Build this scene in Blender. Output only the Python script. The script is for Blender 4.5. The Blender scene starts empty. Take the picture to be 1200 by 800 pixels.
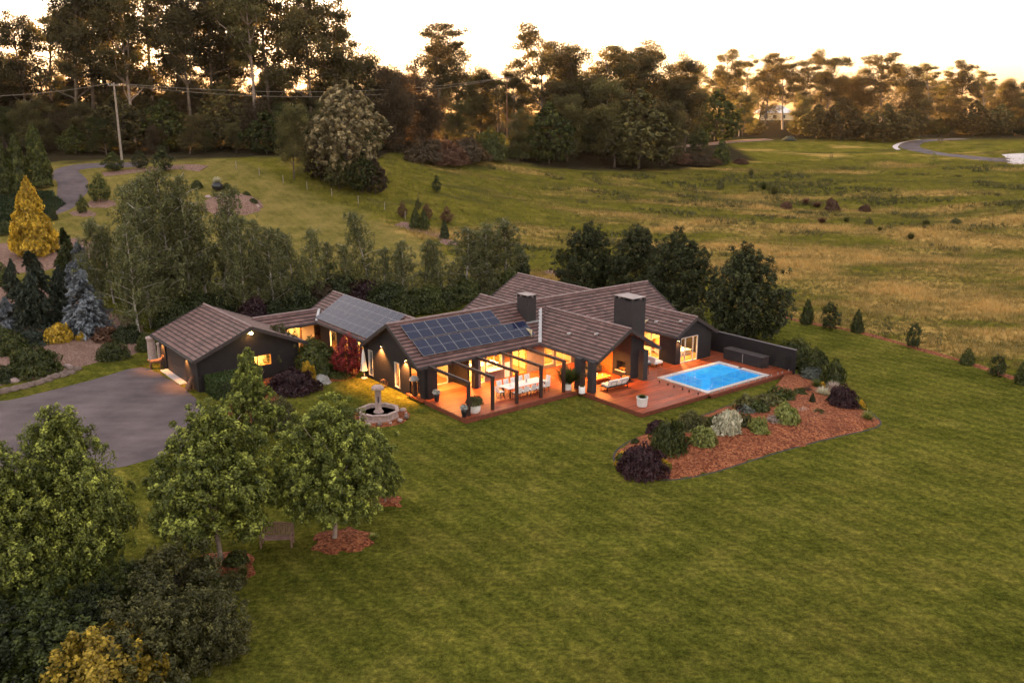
import bpy, math, random
import numpy as np
from mathutils import Vector, Matrix
random.seed(7); RNG = np.random.default_rng(7)
R = math.radians
S = bpy.context.scene
COL = S.collection

# ------------------------------------------------------------------ camera, world, sun, exposure
F, HY, CAMZ = 1030.0, 132.0, 20.0
TH = math.atan2(400 - HY, F)
cam_d = bpy.data.cameras.new('camera'); cam = bpy.data.objects.new('camera', cam_d); COL.objects.link(cam)
cam_d.sensor_width = 36; cam_d.lens = 36 * F / 1200; cam_d.clip_start = 0.5; cam_d.clip_end = 9000
cam.location = (0, 0, CAMZ); cam.rotation_euler = (R(90) - TH, 0, 0)
S.camera = cam
SUN_AZ, SUN_EL = R(-15), R(2.3)          # azimuth from +Y towards +X
W = bpy.data.worlds.new('World'); S.world = W; W.use_nodes = True
wn = W.node_tree; wn.nodes.clear()
wo = wn.nodes.new('ShaderNodeOutputWorld'); wb = wn.nodes.new('ShaderNodeBackground')
sky = wn.nodes.new('ShaderNodeTexSky'); sky.sky_type = 'NISHITA'; sky.sun_disc = False
sky.sun_elevation = SUN_EL; sky.sun_rotation = SUN_AZ; sky.air_density = 1.0; sky.dust_density = 2.5; sky.ozone_density = 1.0
gm_ = wn.nodes.new('ShaderNodeGamma'); gm_.inputs[1].default_value = 0.5          # evening sky with a softened bright band
hs = wn.nodes.new('ShaderNodeHueSaturation'); hs.inputs['Saturation'].default_value = 0.55
tint = wn.nodes.new('ShaderNodeMix'); tint.data_type = 'RGBA'; tint.blend_type = 'MULTIPLY'; tint.inputs[0].default_value = 1
tint.inputs[7].default_value = (1.0, 0.90, 0.855, 1)
tcw = wn.nodes.new('ShaderNodeTexCoord'); sep = wn.nodes.new('ShaderNodeSeparateXYZ'); glow = wn.nodes.new('ShaderNodeValToRGB')
glow.color_ramp.elements[0].position = 0.0; glow.color_ramp.elements[0].color = (1.0, 0.66, 0.36, 1)
glow.color_ramp.elements[1].position = 0.16; glow.color_ramp.elements[1].color = (1, 1, 1, 1)
e_ = glow.color_ramp.elements.new(0.05); e_.color = (1.0, 0.88, 0.70, 1)
t2 = wn.nodes.new('ShaderNodeMix'); t2.data_type = 'RGBA'; t2.blend_type = 'MULTIPLY'; t2.inputs[0].default_value = 1
wn.links.new(tcw.outputs['Generated'], sep.inputs[0]); wn.links.new(sep.outputs[2], glow.inputs[0]); wn.links.new(glow.outputs[0], t2.inputs[7])
wn.links.new(sky.outputs[0], gm_.inputs[0]); wn.links.new(gm_.outputs[0], hs.inputs['Color']); wn.links.new(hs.outputs[0], tint.inputs[6])
wn.links.new(tint.outputs[2], t2.inputs[6]); wn.links.new(t2.outputs[2], wb.inputs[0]); wn.links.new(wb.outputs[0], wo.inputs[0])
wb.inputs[1].default_value = 0.15
sd = bpy.data.lights.new('sun', 'SUN'); sd.energy = 5.0; sd.angle = R(0.6); sd.color = (1.0, 0.52, 0.17)
sun = bpy.data.objects.new('sun', sd); COL.objects.link(sun)
sdir = Vector((math.sin(SUN_AZ) * math.cos(SUN_EL), math.cos(SUN_AZ) * math.cos(SUN_EL), math.sin(SUN_EL)))
sun.rotation_euler = sdir.to_track_quat('Z', 'Y').to_euler()
S.view_settings.view_transform = 'Standard'; S.view_settings.look = 'None'
S.view_settings.exposure = 3.68; S.view_settings.gamma = 1.0; S.view_settings.use_curve_mapping = False
S.render.engine = 'CYCLES'
S.cycles.use_denoising = True; S.cycles.denoising_prefilter = 'FAST'
S.cycles.max_bounces = 6; S.cycles.diffuse_bounces = 3; S.cycles.transparent_max_bounces = 12
S.cycles.sample_clamp_indirect = 6.0

# ------------------------------------------------------------------ terrain and pixel helpers
def sm(t): t = np.clip(t, 0, 1); return t * t * (3 - 2 * t)
_perm = np.random.default_rng(3).random((256, 256))
def vnoise(x, y):
    x = np.asarray(x, float); y = np.asarray(y, float)
    xi = np.floor(x).astype(int); yi = np.floor(y).astype(int); fx = sm(x - xi); fy = sm(y - yi)
    g = lambda a, b: _perm[a % 256, b % 256]
    return (g(xi, yi) * (1 - fx) + g(xi + 1, yi) * fx) * (1 - fy) + (g(xi, yi + 1) * (1 - fx) + g(xi + 1, yi + 1) * fx) * fy
def fbm(x, y): return (vnoise(x, y) + 0.5 * vnoise(x * 2.1 + 9, y * 2.1 + 3) + 0.25 * vnoise(x * 4.3 + 5, y * 4.3 + 8)) / 1.75
def gz(x, y):
    x = np.asarray(x, float); y = np.asarray(y, float)
    k = sm((x + 45) / 90.0)
    y0 = 73 + 24 * k; y1 = 150 + 85 * k; z1 = 11.5 - 1.5 * k
    t = (y - y0) / (y1 - y0); tp = np.maximum(t, 0)
    a = 0.12
    ramp = (tp - a * (1 - np.exp(-tp / a))) / (1 - a)
    z = np.where(t < 1, z1 * ramp, z1 + (18.3 - z1) * (1 - np.exp(-np.maximum(t - 1, 0) * 1.1)))
    z = z + ((fbm(x / 14, y / 14) - 0.5) * 1.2 + (vnoise(x / 37 + 4, y / 30 + 2) - 0.5) * 3.2 - 2.2 * np.exp(-((x - 62) / 34) ** 2 - ((y - 172) / 26) ** 2)) * sm((y - y0 - 8) / 30.0) * sm((y1 + 40 - y) / 60)
    return z
def Z(x, y): return float(gz(x, y))
def pray(px, py):
    a = (px - 600) / F; b = (400 - py) / F
    return (a, math.cos(TH) + b * math.sin(TH), -math.sin(TH) + b * math.cos(TH))
def at(px, py):
    """ground point that the photograph shows at (px, py)"""
    r = pray(px, py); t = 18.0
    for _ in range(4000):
        if CAMZ + r[2] * t < Z(r[0] * t, r[1] * t): break
        t += 0.25
    return Vector((r[0] * t, r[1] * t, Z(r[0] * t, r[1] * t)))
def atd(px, Y):
    """ground point at depth Y in the column px"""
    z = 5.0
    for _ in range(6):
        zc = Y * math.cos(TH) - (z - CAMZ) * math.sin(TH); x = (px - 600) / F * zc; z = Z(x, Y)
    return Vector((x, Y, z))
def ztop(Y, py):
    b = (400 - py) / F
    return CAMZ + Y * (-math.sin(TH) + b * math.cos(TH)) / (math.cos(TH) + b * math.sin(TH))
def mpp(p):       # metres per photo pixel at a point
    return (p[1] * math.cos(TH) - (p[2] - CAMZ) * math.sin(TH)) / F

# ------------------------------------------------------------------ object helpers
def thing(name, label, cat, loc=(0, 0, 0), rz=0.0, group=None):
    o = bpy.data.objects.new(name, None); COL.objects.link(o); o.empty_display_size = 0.3
    o.location = loc; o.rotation_euler = (0, 0, rz); tag(o, label, cat, group); return o
def tag(o, label=None, cat=None, group=None, kind=None):
    if label: o['label'] = label
    if cat: o['category'] = cat
    if group: o['group'] = group
    if kind: o['kind'] = kind
    return o
def link(name, me, parent=None, loc=None, rz=None):
    o = bpy.data.objects.new(name, me); COL.objects.link(o)
    if parent: o.parent = parent
    if loc is not None: o.location = loc
    if rz is not None: o.rotation_euler = (0, 0, rz)
    return o
class MB:
    def __init__(s): s.v = []; s.f = []; s.m = []; s.sm = []
    def add(s, vs, fs, m=0, smooth=False):
        b = len(s.v); s.v += [tuple(p) for p in vs]
        for f in fs: s.f.append([i + b for i in f]); s.m.append(m); s.sm.append(smooth)
        return s
    def box(s, x0, x1, y0, y1, z0, z1, m=0):
        vs = [(x0, y0, z0), (x1, y0, z0), (x1, y1, z0), (x0, y1, z0), (x0, y0, z1), (x1, y0, z1), (x1, y1, z1), (x0, y1, z1)]
        return s.add(vs, [(0, 3, 2, 1), (4, 5, 6, 7), (0, 1, 5, 4), (1, 2, 6, 5), (2, 3, 7, 6), (3, 0, 4, 7)], m)
    def bar(s, p0, p1, w, h, m=0, up=(0, 0, 1)):
        p0 = Vector(p0); p1 = Vector(p1); d = (p1 - p0).normalized(); u = Vector(up)
        a = d.cross(u)
        if a.length < 1e-4: a = d.cross(Vector((1, 0, 0)))
        a.normalize(); b = a.cross(d).normalized(); a *= w / 2; b *= h / 2
        vs = [p + i * a + j * b for p in (p0, p1) for i, j in ((-1, -1), (1, -1), (1, 1), (-1, 1))]
        return s.add(vs, [(3, 2, 1, 0), (4, 5, 6, 7), (0, 1, 5, 4), (1, 2, 6, 5), (2, 3, 7, 6), (3, 0, 4, 7)], m)
    def tube(s, pts, rad, n=6, m=0, cap=True):
        pts = [Vector(p) for p in pts]
        if not hasattr(rad, '__len__'): rad = [rad] * len(pts)
        rings = []
        for i, p in enumerate(pts):
            d = (pts[min(i + 1, len(pts) - 1)] - pts[max(i - 1, 0)]).normalized()
            a = d.cross(Vector((0.3, 0.9, 0.1)) if abs(d.z) > 0.8 else Vector((0, 0, 1))).normalized(); b = d.cross(a)
            rings.append([p + (a * math.cos(k * 2 * math.pi / n) + b * math.sin(k * 2 * math.pi / n)) * rad[i] for k in range(n)])
        vs = [q for r in rings for q in r]; fs = []
        for i in range(len(pts) - 1):
            for k in range(n):
                fs.append((i * n + k, i * n + (k + 1) % n, (i + 1) * n + (k + 1) % n, (i + 1) * n + k))
        s.add(vs, fs, m, True)
        if cap:
            s.add(rings[-1], [tuple(range(n))], m); s.add(rings[0], [tuple(range(n))[::-1]], m)
        return s
    def lathe(s, prof, n=16, m=0, c=(0, 0, 0), smooth=True, rot=0.0):
        vs = [(c[0] + r * math.cos(rot + k * 2 * math.pi / n), c[1] + r * math.sin(rot + k * 2 * math.pi / n), c[2] + z) for r, z in prof for k in range(n)]
        fs = [(i * n + k, i * n + (k + 1) % n, (i + 1) * n + (k + 1) % n, (i + 1) * n + k) for i in range(len(prof) - 1) for k in range(n)]
        s.add(vs, fs, m, smooth)
        if prof[-1][0] > 1e-4: s.add(vs[-n:], [tuple(range(n))], m)
        if prof[0][0] > 1e-4: s.add(vs[:n], [tuple(range(n))[::-1]], m)
        return s
    def prism(s, poly, z0, z1, m=0):
        n = len(poly); vs = [(x, y, z0) for x, y in poly] + [(x, y, z1) for x, y in poly]
        return s.add(vs, [tuple(range(n))[::-1], tuple(range(n, 2 * n))] + [(i, (i + 1) % n, n + (i + 1) % n, n + i) for i in range(n)], m)
    def blob(s, c, r, seed=0, m=0, nu=10, nv=7, rough=0.12):
        rr = random.Random(seed); vs = []; fs = []
        for j in range(nv + 1):
            for i in range(nu):
                th = math.pi * j / nv; ph = 2 * math.pi * i / nu; k = 1 + rough * (rr.random() - 0.5) * 2 * (0 < j < nv)
                vs.append((c[0] + r[0] * k * math.sin(th) * math.cos(ph), c[1] + r[1] * k * math.sin(th) * math.sin(ph), c[2] + r[2] * k * math.cos(th)))
        for j in range(nv):
            for i in range(nu): fs.append((j * nu + i, (j + 1) * nu + i, (j + 1) * nu + (i + 1) % nu, j * nu + (i + 1) % nu))
        return s.add(vs, fs, m, True)
    def mesh(s, name, mats):
        me = bpy.data.meshes.new(name); me.from_pydata(s.v, [], s.f)
        for mt in (mats if isinstance(mats, (list, tuple)) else [mats]): me.materials.append(mt)
        me.polygons.foreach_set('material_index', s.m); me.polygons.foreach_set('use_smooth', s.sm); me.update(); return me
    def build(s, name, mats, parent=None, loc=None, rz=None): return link(name, s.mesh(name, mats), parent, loc, rz)
def bevel(o, w=0.02, seg=2):
    b = o.modifiers.new('b', 'BEVEL'); b.width = w; b.segments = seg; b.limit_method = 'ANGLE'; return o
def arr_mesh(name, V, Q, mats, var=None, smooth=False):
    me = bpy.data.meshes.new(name); V = np.asarray(V, np.float32); Q = np.asarray(Q, np.int32); k = Q.shape[1]
    me.vertices.add(len(V)); me.vertices.foreach_set('co', V.ravel())
    me.loops.add(Q.size); me.loops.foreach_set('vertex_index', Q.ravel())
    me.polygons.add(len(Q)); me.polygons.foreach_set('loop_start', np.arange(0, Q.size, k, dtype=np.int32)); me.polygons.foreach_set('loop_total', np.full(len(Q), k, np.int32))
    if smooth: me.polygons.foreach_set('use_smooth', np.ones(len(Q), bool))
    me.update(calc_edges=True)
    if var is not None:
        a = me.attributes.new('var', 'FLOAT', 'FACE'); a.data.foreach_set('value', np.asarray(var, np.float32))
    for mt in (mats if isinstance(mats, (list, tuple)) else [mats]): me.materials.append(mt)
    return me
def copy_tree(o, parent=None):
    c = o.copy(); COL.objects.link(c); c.parent = parent
    for ch in list(o.children): copy_tree(ch, c)
    return c

# ------------------------------------------------------------------ materials
def newmat(name):
    m = bpy.data.materials.new(name); m.use_nodes = True; nt = m.node_tree; nt.nodes.clear()
    out = nt.nodes.new('ShaderNodeOutputMaterial'); return m, nt, out
def N(nt, t, **kw):
    n = nt.nodes.new(t)
    for k, v in kw.items(): setattr(n, k, v)
    return n
def coords(nt, scale=(1, 1, 1), kind='Object'):
    tc = N(nt, 'ShaderNodeTexCoord'); mp = N(nt, 'ShaderNodeMapping'); mp.inputs['Scale'].default_value = scale
    nt.links.new(tc.outputs[kind], mp.inputs[0]); return mp.outputs[0]
def noise(nt, vec, scale, detail=4, rough=0.55):
    n = N(nt, 'ShaderNodeTexNoise'); n.inputs['Scale'].default_value = scale; n.inputs['Detail'].default_value = detail; n.inputs['Roughness'].default_value = rough
    if vec is not None: nt.links.new(vec, n.inputs['Vector'])
    return n.outputs['Fac']
def ramp(nt, fac, stops):
    r = N(nt, 'ShaderNodeValToRGB'); e = r.color_ramp.elements
    while len(e) < len(stops): e.new(0.5)
    for i, (p, c) in enumerate(stops): e[i].position = p; e[i].color = (*c, 1)
    nt.links.new(fac, r.inputs[0]); return r.outputs[0]
def mixc(nt, fac, a, b, mode='MIX'):
    m = N(nt, 'ShaderNodeMix', data_type='RGBA', blend_type=mode)
    for sock, val in ((0, fac), (6, a), (7, b)):
        if isinstance(val, (int, float)): m.inputs[sock].default_value = val
        elif isinstance(val, tuple): m.inputs[sock].default_value = (*val, 1)
        else: nt.links.new(val, m.inputs[sock])
    return m.outputs[2]
def math_(nt, op, a, b=None):
    m = N(nt, 'ShaderNodeMath', operation=op)
    for i, val in enumerate((a, b)):
        if val is None: continue
        if isinstance(val, (int, float)): m.inputs[i].default_value = val
        else: nt.links.new(val, m.inputs[i])
    return m.outputs[0]
def bumpn(nt, h, strength=0.3, dist=0.05):
    b = N(nt, 'ShaderNodeBump'); b.inputs['Strength'].default_value = strength; b.inputs['Distance'].default_value = dist
    nt.links.new(h, b.inputs['Height']); return b.outputs[0]
def princ(nt, out, col, rough=0.8, nrm=None, spec=0.3, metal=0.0, **kw):
    p = N(nt, 'ShaderNodeBsdfPrincipled')
    if isinstance(col, tuple): p.inputs['Base Color'].default_value = (*col, 1)
    else: nt.links.new(col, p.inputs['Base Color'])
    if isinstance(rough, (int, float)): p.inputs['Roughness'].default_value = rough
    else: nt.links.new(rough, p.inputs['Roughness'])
    p.inputs['Specular IOR Level'].default_value = spec; p.inputs['Metallic'].default_value = metal
    if nrm is not None: nt.links.new(nrm, p.inputs['Normal'])
    for k, v in kw.items(): p.inputs[k.replace('_', ' ')].default_value = v
    nt.links.new(p.outputs[0], out.inputs[0]); return p
def simple(name, col, rough=0.7, var=0.25, scale=6.0, bump=0.15, spec=0.3, metal=0.0, bscale=None):
    """mottled paint / stone / fabric"""
    m, nt, out = newmat(name); v = coords(nt)
    f = noise(nt, v, scale, 5); lo = tuple(c * (1 - var) for c in col); hi = tuple(min(1, c * (1 + var)) for c in col)
    c = ramp(nt, f, [(0.3, lo), (0.7, hi)])
    nb = noise(nt, v, bscale or scale * 6, 3)
    princ(nt, out, c, rough, bumpn(nt, nb, bump, 0.02) if bump else None, spec, metal); return m
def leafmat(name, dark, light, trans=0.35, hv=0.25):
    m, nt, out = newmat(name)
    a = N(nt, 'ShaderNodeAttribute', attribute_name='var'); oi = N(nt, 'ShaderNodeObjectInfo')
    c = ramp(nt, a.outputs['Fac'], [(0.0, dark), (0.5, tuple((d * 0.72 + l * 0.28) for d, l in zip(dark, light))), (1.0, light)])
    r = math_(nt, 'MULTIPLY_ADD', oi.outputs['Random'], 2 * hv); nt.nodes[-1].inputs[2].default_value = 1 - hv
    h = N(nt, 'ShaderNodeHueSaturation'); nt.links.new(c, h.inputs['Color']); nt.links.new(r, h.inputs['Value'])
    d = N(nt, 'ShaderNodeBsdfDiffuse'); t = N(nt, 'ShaderNodeBsdfTranslucent'); mx = N(nt, 'ShaderNodeMixShader'); mx.inputs[0].default_value = trans
    g = N(nt, 'ShaderNodeBsdfGlossy'); g.inputs['Roughness'].default_value = 0.45; g.inputs['Color'].default_value = (1, 1, 1, 1)
    m2 = N(nt, 'ShaderNodeMixShader'); m2.inputs[0].default_value = 0.018
    nt.links.new(h.outputs[0], d.inputs[0]); nt.links.new(h.outputs[0], t.inputs[0])
    nt.links.new(d.outputs[0], mx.inputs[1]); nt.links.new(t.outputs[0], mx.inputs[2])
    nt.links.new(mx.outputs[0], m2.inputs[1]); nt.links.new(g.outputs[0], m2.inputs[2]); nt.links.new(m2.outputs[0], out.inputs[0]); return m
def emit(name, col, st):
    m, nt, out = newmat(name); e = N(nt, 'ShaderNodeEmission'); e.inputs[0].default_value = (*col, 1); e.inputs[1].default_value = st
    nt.links.new(e.outputs[0], out.inputs[0]); return m
def glassmat(name, tint=(0.9, 0.93, 0.95), refl=0.12):
    m, nt, out = newmat(name); t = N(nt, 'ShaderNodeBsdfTransparent'); t.inputs[0].default_value = (*tint, 1)
    g = N(nt, 'ShaderNodeBsdfGlossy'); g.inputs['Roughness'].default_value = 0.02
    fr = N(nt, 'ShaderNodeLayerWeight')
    k = math_(nt, 'MULTIPLY_ADD', math_(nt, 'POWER', fr.outputs['Facing'], 4.0), .6); nt.nodes[-2 if False else -1].inputs[2].default_value = refl * .5; mx = N(nt, 'ShaderNodeMixShader')
    nt.links.new(k, mx.inputs[0]); nt.links.new(t.outputs[0], mx.inputs[1]); nt.links.new(g.outputs[0], mx.inputs[2]); nt.links.new(mx.outputs[0], out.inputs[0]); return m
def plankmat(name, col, along='x', width=0.14, rough=0.55, var=0.35, length=3.2):
    m, nt, out = newmat(name)
    tc = N(nt, 'ShaderNodeTexCoord'); mp = N(nt, 'ShaderNodeMapping')
    if along == 'y': mp.inputs['Rotation'].default_value = (0, 0, R(90))
    nt.links.new(tc.outputs['Object'], mp.inputs[0])
    b = N(nt, 'ShaderNodeTexBrick'); b.inputs['Scale'].default_value = 1; b.inputs['Brick Width'].default_value = length; b.inputs['Row Height'].default_value = width
    b.inputs['Mortar Size'].default_value = 0.006; b.inputs['Mortar Smooth'].default_value = 0.1; b.offset = 0.37
    b.inputs['Color1'].default_value = (*[c * (1 - var) for c in col], 1); b.inputs['Color2'].default_value = (*[c * (1 + var) for c in col], 1)
    b.inputs['Mortar'].default_value = (*[c * 0.15 for c in col], 1); nt.links.new(mp.outputs[0], b.inputs['Vector'])
    sc = N(nt, 'ShaderNodeMapping'); sc.inputs['Scale'].default_value = (1.2, 22, 22); nt.links.new(mp.outputs[0], sc.inputs[0])
    g = noise(nt, sc.outputs[0], 2.0, 4); wear = noise(nt, mp.outputs[0], 0.7, 3)
    c = mixc(nt, 0.5, b.outputs['Color'], ramp(nt, g, [(0.3, (0.45,) * 3), (0.7, (1.25,) * 3)]), 'MULTIPLY')
    c = mixc(nt, ramp(nt, wear, [(0.45, (0, 0, 0)), (0.8, (0.35,) * 3)]), c, tuple(min(1, x * 1.2 + 0.05) for x in col))
    princ(nt, out, c, rough, bumpn(nt, b.outputs['Fac'], -0.4, 0.01), 0.35); return m

M = {}
M['wall'] = simple('charcoal_weatherboard', (0.017, 0.013, 0.014), 0.75, 0.15, 2.0, 0.08)
M['trim'] = simple('dark_brown_trim', (0.045, 0.034, 0.034), 0.55, 0.2, 3.0, 0.05)
M['mauve'] = simple('grey_render', (0.13, 0.11, 0.115), 0.8, 0.12, 3.0, 0.08)
M['chim'] = simple('chimney_render', (0.034, 0.028, 0.030), 0.8, 0.15, 3.0, 0.1)
M['steel'] = simple('pale_flashing', (0.42, 0.40, 0.40), 0.4, 0.15, 4.0, 0.05, 0.5, 0.4)
M['frame'] = simple('cream_window_frame', (0.55, 0.5, 0.46), 0.5, 0.08, 4, 0.0)
M['glass'] = glassmat('window_glass')
M['fglass'] = glassmat('fence_glass', (0.93, 0.94, 0.94), 0.08)
M['inwall'] = simple('warm_plaster', (0.62, 0.5, 0.32), 0.85, 0.06, 1.5, 0.03)
M['infloor'] = plankmat('interior_timber_floor', (0.30, 0.15, 0.06), 'x', 0.15, 0.4, 0.2)
M['oak'] = simple('honey_timber', (0.42, 0.16, 0.04), 0.5, 0.25, 5.0, 0.05)
M['white'] = simple('white_paint', (0.74, 0.72, 0.70), 0.5, 0.06, 4.0, 0.03)
M['cushion'] = simple('white_fabric', (0.72, 0.69, 0.66), 0.9, 0.07, 9.0, 0.15)
M['black'] = simple('black_metal', (0.012, 0.012, 0.013), 0.45, 0.2, 5.0, 0.03)
M['deck'] = plankmat('merbau_decking', (0.30, 0.056, 0.016), 'x', 0.14, 0.5, 0.40)
M['deckedge'] = simple('merbau_fascia', (0.16, 0.045, 0.025), 0.55, 0.25, 4, 0.06)
M['post'] = simple('dark_stained_post', (0.040, 0.022, 0.018), 0.5, 0.25, 5, 0.06)
M['stone'] = simple('pink_sandstone', (0.36, 0.26, 0.235), 0.85, 0.3, 5, 0.4)
M['stoned'] = simple('weathered_boulder', (0.17, 0.12, 0.10), 0.9, 0.4, 4, 0.6)
M['concrete'] = simple('pale_concrete', (0.55, 0.48, 0.47), 0.8, 0.15, 3, 0.2)
M['cap'] = simple('chimney_capping', (0.30, 0.25, 0.24), 0.8, 0.15, 3, 0.1)
M['coping'] = simple('pool_coping', (0.62, 0.55, 0.52), 0.6, 0.1, 6, 0.1)
M['rust'] = simple('rusty_metal', (0.20, 0.10, 0.06), 0.8, 0.4, 12, 0.4)
M['bench'] = simple('weathered_teak', (0.24, 0.14, 0.11), 0.75, 0.3, 8, 0.25)
M['pole'] = simple('grey_pole_timber', (0.27, 0.22, 0.18), 0.85, 0.3, 5, 0.3)
M['bark'] = simple('grey_brown_bark', (0.10, 0.075, 0.06), 0.9, 0.45, 3, 0.5)
M['palebark'] = simple('pale_bark', (0.30, 0.23, 0.19), 0.85, 0.35, 3, 0.3)
M['gumbark'] = simple('smooth_gum_bark', (0.115, 0.085, 0.062), 0.85, 0.5, 1.2, 0.2)
M['darkbark'] = simple('dark_bark', (0.045, 0.035, 0.028), 0.9, 0.4, 3, 0.4)
M['birch'] = simple('white_birch_bark', (0.42, 0.37, 0.33), 0.8, 0.45, 4, 0.3)
M['lampy'] = emit('lamp_glow', (1.0, 0.66, 0.22), 14)
M['terra'] = simple('blue_black_glaze', (0.012, 0.012, 0.016), 0.3, 0.2, 4, 0.02, 0.5)
M['kerb'] = simple('kerb_stone', (0.30, 0.20, 0.17), 0.85, 0.35, 3, 0.4)

def mulch(name, a, b, c):
    m, nt, out = newmat(name); v = coords(nt)
    vo = N(nt, 'ShaderNodeTexVoronoi'); vo.inputs['Scale'].default_value = 9; nt.links.new(v, vo.inputs['Vector'])
    f = noise(nt, v, 14, 5); g = noise(nt, v, 0.9, 4)
    col = ramp(nt, vo.outputs['Color'], [(0.15, a), (0.5, b), (0.85, c)])
    col = mixc(nt, 0.55, col, ramp(nt, f, [(0.35, (0.35,) * 3), (0.65, (1.3,) * 3)]), 'MULTIPLY')
    col = mixc(nt, ramp(nt, g, [(0.4, (0, 0, 0)), (0.75, (0.55,) * 3)]), col, a)
    princ(nt, out, col, 0.9, bumpn(nt, math_(nt, 'ADD', vo.outputs['Distance'], f), 0.9, 0.08), 0.15); return m
M['mulch'] = mulch('red_bark_mulch', (0.10, 0.026, 0.011), (0.28, 0.080, 0.032), (0.42, 0.155, 0.070))
M['pinkmulch'] = mulch('pink_gravel_mulch', (0.15, 0.08, 0.06), (0.26, 0.15, 0.115), (0.36, 0.23, 0.18))

def asphalt():
    m, nt, out = newmat('worn_asphalt'); v = coords(nt)
    f = noise(nt, v, 30, 4, 0.7); g = noise(nt, v, 0.35, 5, 0.6); st = N(nt, 'ShaderNodeMapping'); st.inputs['Scale'].default_value = (0.5, 2.2, 1); st.inputs['Rotation'].default_value = (0, 0, R(20))
    nt.links.new(v, st.inputs[0]); h = noise(nt, st.outputs[0], 0.5, 4)
    c = ramp(nt, g, [(0.3, (0.068, 0.049, 0.052)), (0.7, (0.138, 0.102, 0.106))])
    c = mixc(nt, 0.35, c, ramp(nt, h, [(0.35, (0.6,) * 3), (0.7, (1.35,) * 3)]), 'MULTIPLY')
    c = mixc(nt, 0.4, c, ramp(nt, f, [(0.3, (0.5,) * 3), (0.7, (1.4,) * 3)]), 'MULTIPLY')
    princ(nt, out, c, 0.85, bumpn(nt, f, 0.35, 0.02), 0.25); return m
M['asphalt'] = asphalt()

def tilemat():
    m, nt, out = newmat('brown_roof_tile')
    uv = N(nt, 'ShaderNodeUVMap', uv_map='UVMap')
    b = N(nt, 'ShaderNodeTexBrick'); b.inputs['Scale'].default_value = 1; b.inputs['Brick Width'].default_value = 0.42; b.inputs['Row Height'].default_value = 0.36
    b.inputs['Mortar Size'].default_value = 0.004; b.inputs['Bias'].default_value = -0.1
    b.inputs['Color1'].default_value = (0.088, 0.040, 0.035, 1); b.inputs['Color2'].default_value = (0.170, 0.086, 0.074, 1); b.inputs['Mortar'].default_value = (0.05, 0.030, 0.030, 1)
    nt.links.new(uv.outputs[0], b.inputs['Vector'])
    sx = N(nt, 'ShaderNodeSeparateXYZ'); nt.links.new(uv.outputs[0], sx.inputs[0])
    fr = math_(nt, 'FRACT', math_(nt, 'DIVIDE', sx.outputs[1], 0.36))
    shadow_gap = ramp(nt, fr, [(0.0, (0.22,) * 3), (0.16, (0.28,) * 3), (0.24, (1, 1, 1)), (1.0, (1.12,) * 3)])  # shadow line at the step of each course, painted into the tile colour
    g = noise(nt, uv.outputs[0], 0.6, 5, 0.65); f = noise(nt, uv.outputs[0], 25, 3)
    c = mixc(nt, 0.6, b.outputs['Color'], ramp(nt, g, [(0.3, (0.6,) * 3), (0.72, (1.5, 1.42, 1.42))]), 'MULTIPLY')
    c = mixc(nt, 0.3, c, ramp(nt, f, [(0.3, (0.5,) * 3), (0.7, (1.4,) * 3)]), 'MULTIPLY')
    c = mixc(nt, 1.0, c, shadow_gap, 'MULTIPLY')
    princ(nt, out, c, 0.6, bumpn(nt, f, 0.2, 0.01), 0.4); return m
M['tile'] = tilemat()

def solarmat():
    m, nt, out = newmat('solar_cells')
    uv = N(nt, 'ShaderNodeUVMap', uv_map='UVMap')
    b = N(nt, 'ShaderNodeTexBrick'); b.offset = 0; b.inputs['Scale'].default_value = 1; b.inputs['Brick Width'].default_value = 1 / 6; b.inputs['Row Height'].default_value = 1 / 12
    b.inputs['Mortar Size'].default_value = 0.003; b.inputs['Color1'].default_value = (0.010, 0.013, 0.036, 1); b.inputs['Color2'].default_value = (0.014, 0.018, 0.048, 1); b.inputs['Mortar'].default_value = (0.06, 0.065, 0.10, 1)
    nt.links.new(uv.outputs[0], b.inputs['Vector'])
    p = princ(nt, out, b.outputs['Color'], 0.07, None, 0.2); p.inputs['Coat Weight'].default_value = 0.0; p.inputs['Coat Roughness'].default_value = 0.04; return m
M['solar'] = solarmat()
M['alu'] = simple('aluminium_edge', (0.26, 0.26, 0.28), 0.4, 0.05, 3, 0, 0.4, 0.3)

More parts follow.
